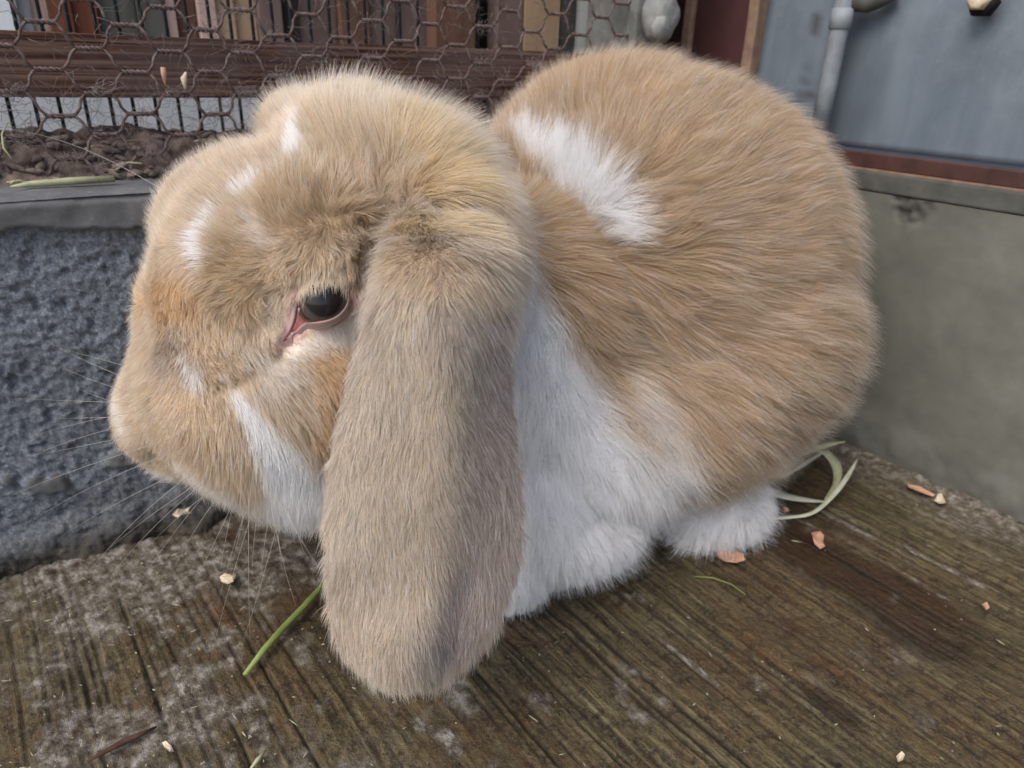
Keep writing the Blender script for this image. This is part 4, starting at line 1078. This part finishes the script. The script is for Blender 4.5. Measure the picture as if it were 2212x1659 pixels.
# ---- lashes and brow hairs hanging over the upper half of the eye
MLASH = Mat('lash', .5, .3).base(tuple(FAWN_H*.75)).m
lv = []
for k in range(330):
    t = rng.random(); u = 642+t*112; top = np.interp(u, [640, 664, 690, 724, 757], [640, 616, 606, 602, 618])
    v0 = top-rng.uniform(0, 24); L_ = rng.uniform(14, 38)*(1 if rng.random() > .12 else 1.5)
    a_ = cast2(u, v0)+gz*.0010
    du = rng.uniform(-7, 9); b_ = cast2(min(max(u+du*.6, 645), 752), v0+L_*.6)+gz*.0010; c_ = cast2(min(max(u+du, 645), 752), min(v0+L_, 690))+gz*.0012
    pth = [(1-q)**2*a_+2*q*(1-q)*(b_+gz*.0014)+q*q*c_ for q in np.linspace(0, 1, 6)]
    lv.append(tube_geo(pth, [.00010*(1-.8*q) for q in np.linspace(0, 1, 6)], 4))
lo_ = mesh_obj('eyelashes', *join(lv), MLASH, rab); lo_['kind'] = 'stuff'

# ------------------------------------------------------------------ litter on the floor
def ribbon(name, pts, wid, mat, label, cat, group=None, curl=.0006):
    """blade of dry grass: pts are 3D points, wid half-widths"""
    pts = [np.asarray(p, float) for p in pts]; m_ = len(pts); fine_ = []; wf = []
    for i in range(m_-1):
        p0 = pts[max(i-1, 0)]; p1 = pts[i]; p2 = pts[i+1]; p3 = pts[min(i+2, m_-1)]
        for t in np.linspace(0, 1, 6, endpoint=False):
            fine_.append(.5*((2*p1)+(-p0+p2)*t+(2*p0-5*p1+4*p2-p3)*t*t+(-p0+3*p1-3*p2+p3)*t**3)); wf.append(wid[i]*(1-t)+wid[i+1]*t)
    fine_.append(pts[-1]); wf.append(wid[-1])
    vs, n_ = [], len(fine_)
    for i, p in enumerate(fine_):
        t = fine_[min(i+1, n_-1)]-fine_[max(i-1, 0)]; t /= np.linalg.norm(t)+1e-12
        s_ = np.cross(t, Z*.8+np.array([.2*math.sin(i*.3), -.4, 0])); s_ /= np.linalg.norm(s_); up = np.cross(s_, t)
        for k, (a, b) in enumerate(((-1, .3), (0, 0), (1, .3), (1, .3-.35), (0, -.35), (-1, .3-.35))):
            vs.append(p+s_*a*wf[i]*.66+up*(b*curl*1.2))
    fs = [[i*6+k, i*6+(k+1) % 6, (i+1)*6+(k+1) % 6, (i+1)*6+k] for i in range(n_-1) for k in range(6)]
    fs += [[5, 4, 3, 2, 1, 0], [(n_-1)*6+k for k in range(6)]]
    o = mesh_obj(name, vs, fs, mat); tag(o, label, cat, group); return o
def G(u, v, h=.002): return fl(u, v, h)
HG = 'dry grass blades by the hind foot'
ribbon('hay_strand', [G(1640, 1122), G(1700, 1118), G(1755, 1108, .004), G(1800, 1070, .010), G(1830, 1030, .014), G(1852, 992, .016)], [.0006, .0014, .0017, .0020, .0022, .0004], MHAY,
       'long pale dry grass blade curving out from the hind foot, lowest of the blades', 'hay strand', HG)
ribbon('hay_strand', [G(1640, 1050, .004), G(1690, 1070, .004), G(1740, 1080, .003), G(1786, 1084)], [.0045, .0040, .0024, .0004], MHAY,
       'short broad whitish grass blade tapering to a point beside the hind foot', 'hay strand', HG)
ribbon('hay_strand', [G(1720, 960, .02), G(1775, 972, .018), G(1806, 1005, .012), G(1806, 1045, .006), G(1782, 1080)], [.0030, .0050, .0050, .0030, .0010], MSTRAW,
       'broad olive grass blade bending down behind the rabbit rump', 'hay strand', HG)
ribbon('hay_strand', [G(1740, 978, .02), G(1785, 962, .022), G(1826, 954, .022)], [.0020, .0026, .0006], MSTRAW,
       'small yellowish grass blade tip pointing right at the wall, topmost of the blades', 'hay strand', HG)
ribbon('hay_strand', [G(1690, 1030, .003), G(1740, 1000, .004), G(1790, 970, .004)], [.0018, .0022, .0008], MHAY,
       'straight pale grass blade lying flat under the rabbit rump', 'hay strand', HG)
def chip(name, pts, mat, label, cat='wood chip', group=None, th=.0012, tilt=.003, place=None):
    """irregular flake, outline in picture points on the floor, slightly curled"""
    pl_ = place or (lambda u, v, h_: fl(u, v, h_))
    bmz = []; n_ = len(pts); cu = sum(p[0] for p in pts)/n_; cv = sum(p[1] for p in pts)/n_
    V_ = []
    for lay in (0, 1):
        for i, (u, v) in enumerate(pts):
            V_.append(pl_(u, v, .0012+tilt*((i*37 % 10)/10.)+lay*th))
        for i, (u, v) in enumerate(pts):
            V_.append(pl_(cu+(u-cu)*.5, cv+(v-cv)*.5, .0016+tilt*.35+lay*th))
    m_ = 2*n_; fs = []
    for i in range(n_):
        j = (i+1) % n_
        fs += [[i, j, n_+j, n_+i], [m_+j, m_+i, m_+n_+i, m_+n_+j], [j, i, m_+i, m_+j]]
    fs += [[n_+i for i in range(n_)], [m_+n_+i for i in range(n_)][::-1]]
    o = mesh_obj(name, V_, fs, mat, smooth=False); tag(o, label, cat, group); return o
CG = 'wood chips scattered on the floor'
chip('wood_chip', [(1546, 1190), (1565, 1186), (1582, 1192), (1588, 1188), (1604, 1195), (1610, 1210), (1590, 1216), (1566, 1213), (1552, 1204)], MCHIP, 'pink leaf-shaped wood chip in front of the hind foot', 'wood chip', CG)
chip('wood_chip', [(1752, 1150), (1772, 1147), (1780, 1156), (1778, 1170), (1783, 1180), (1772, 1186), (1760, 1176), (1756, 1162)], MCHIP, 'orange-pink wood chip right of the hind foot, on dark wet floor', 'wood chip', CG)
chip('wood_chip', [(2018, 1082), (2026, 1066), (2034, 1066), (2043, 1086), (2030, 1088)], MCHIP2, 'small pale triangular chip at the foot of the right wall', 'wood chip', CG)
chip('wood_chip', [(1960, 1045), (1985, 1050), (2020, 1068), (2016, 1073), (1980, 1060), (1962, 1052)], MCHIP, 'long reddish splinter at the foot of the right wall', 'splinter', CG)
chip('wood_chip', [(474, 1246), (486, 1238), (500, 1242), (510, 1240), (504, 1256), (492, 1262), (478, 1256)], MCHIP2, 'cream white chip on the floor under the rabbit chin', 'wood chip', CG, tilt=.005)
chip('wood_chip', [(350, 1604), (358, 1600), (370, 1612), (376, 1624), (366, 1624), (355, 1614)], MCHIP2, 'pale orange chip on the floor near the bottom left corner', 'wood chip', CG)
chip('wood_chip', [(1936, 1634), (1948, 1622), (1955, 1630), (1950, 1642), (1940, 1646)], MCHIP2, 'small buff chip near the bottom right edge', 'wood chip', CG)
chip('wood_chip', [(2120, 1306), (2132, 1300), (2138, 1312), (2130, 1318)], MCHIP, 'tiny tan chip on the ridged floor at far right', 'wood chip', CG)
chip('wood_chip', [(1688, 1098), (1700, 1096), (1706, 1104), (1694, 1106)], MCHIP, 'tiny orange chip between the grass blades', 'wood chip', CG)
pw = lambda u, v, h_: pl_wall(u, v, -.012-h_)
def pl_wall(u, v, off):
    s_, h_ = Ls(u, v, off); return WL(s_, off, h_)
chip('straw_tuft', [(372, 1112), (385, 1098), (398, 1100), (412, 1094), (406, 1104), (414, 1108), (396, 1112), (384, 1118)], MCHIP2, 'pale frayed scrap of straw at the foot of the rough wall below the muzzle', 'straw', None, place=pw)
def stick(name, pts, rad, mat, label, cat, group=None, n=8):
    vs, fs = tube_geo(pts, rad, n); o = mesh_obj(name, vs, fs, mat); tag(o, label, cat, group); return o
stick('plant_stem', [G(528, 1458, .0025), G(570, 1404, .0028), G(612, 1356, .003), G(655, 1312, .003), G(700, 1262, .003), G(730, 1225, .0025)], [.0010, .0015, .0016, .0016, .0015, .0013], MSTEM, 'straight green plant stem on the floor left of the hanging ear', 'stem')
stick('straw_stalk', [WL(Ls(*q, .012)[0], .012, .1905) for q in [(20, 392)]]+[WL(Ls(60, 388, .014)[0], .014, .191), WL(Ls(150, 384, .016)[0], .016, .1913), WL(Ls(245, 378, .018)[0], .018, .1912)], [.0005, .0014, .0017, .0016], MSTRAW, 'pale green straw stalk lying on the wall cap at left', 'straw stalk')
stick('twig', [G(188, 1645), G(230, 1622, .003), G(268, 1602, .003), G(300, 1588, .003), G(338, 1570)], [.0005, .0009, .0013, .0010, .0004], MTWIG, 'dark brown twig near the bottom left corner', 'twig')
stick('twig', [G(1120, 1387), G(1150, 1389, .003), G(1195, 1386)], [.0004, .0007, .0003], MTWIG, 'thin reddish twig on the floor right of the ear tip', 'twig')
stick('hay_strand', [G(540, 1662), G(556, 1642, .003), G(574, 1620)], [.0004, .0009, .0003], MSTRAW, 'short pale green blade at the bottom edge', 'hay strand')
stick('hay_strand', [G(1500, 1245), G(1540, 1248, .003), G(1580, 1262, .003), G(1610, 1284)], [.0002, .00035, .0003, .0002], MSTEM, 'thin green grass thread in front of the hind foot', 'hay strand')
# things caught in the wire
def wpt(u, v, o=.030): s_, h_ = Ls(u, v, o); return WL(s_, o, h_)
stick('red_splinter', [wpt(352, 145), wpt(354, 160), wpt(357, 185)], [.0012, .0014, .0003], MCHIP, 'small orange-red splinter caught in the wire netting', 'splinter')
stick('seed_husk', [wpt(402, 155), wpt(397, 170), wpt(400, 192)], [.0004, .0016, .0006], MCHIP2, 'pale seed husk caught in the wire netting', 'husk')
stick('dry_stalk', [wpt(30, 348, .02), wpt(8, 320, .02), wpt(4, 290, .025), wpt(16, 265, .03)], [.0006, .0005, .0004, .0003], MSTRAW, 'thin bent dry stalk in the debris at the left edge', 'straw stalk')
rl = []
for i in range(60):
    s_ = rng.uniform(-.60, -.2); o_ = rng.uniform(.024, .05); a = rng.uniform(0, math.pi); L_ = rng.uniform(.005, .018)
    hb = .190+float(sstep(.030, .055, o_))*.018
    p0 = WL(s_, o_, hb); dv = (tL*math.cos(a)+nL*math.sin(a)*.4+Z*rng.uniform(-.1, .3))*L_
    rl.append(tube_geo([p0, p0+dv*.5+Z*.001, p0+dv], rng.uniform(.0002, .0006), 4))
o = mesh_obj('straw_bits', *join(rl), MSTRAW); tag(o, 'bits of straw in the debris on the ledge', 'straw', kind='stuff')
# fine grit and hay dust on the floor
gt, gt2 = [], []
for i in range(700):
    u = rng.uniform(-100, 2300); v = rng.uniform(1080, 1750)
    p = fl(u, v, .0015)
    if (p-K)@nL < .012 or (p-K)@nR < .012: continue
    if rng.random() > (.9 if p[0] < -.06 else .25)*(1.3 if (p-K)@nL < .06 else .8): continue
    a = rng.uniform(0, math.pi); L_ = rng.choice([rng.uniform(.0006, .0016), rng.uniform(.001, .005)], p=[.75, .25]); r_ = rng.uniform(.00018, .0005)
    dv = np.array([math.cos(a), math.sin(a), rng.uniform(-.1, .2)])*L_
    (gt if rng.random() < .5 else gt2).append(tube_geo([p-dv/2, p, p+dv/2], [r_*.5, r_, r_*.4], 4))
o = mesh_obj('hay_dust', *join(gt), MSTRAW); tag(o, 'tiny hay crumbs scattered over the floor', 'litter', kind='stuff')
o = mesh_obj('grit', *join(gt2), simple('pale_grit', (.16, .15, .13), (.40, .38, .35), 300).m); tag(o, 'pale grit scattered over the floor', 'litter', kind='stuff')
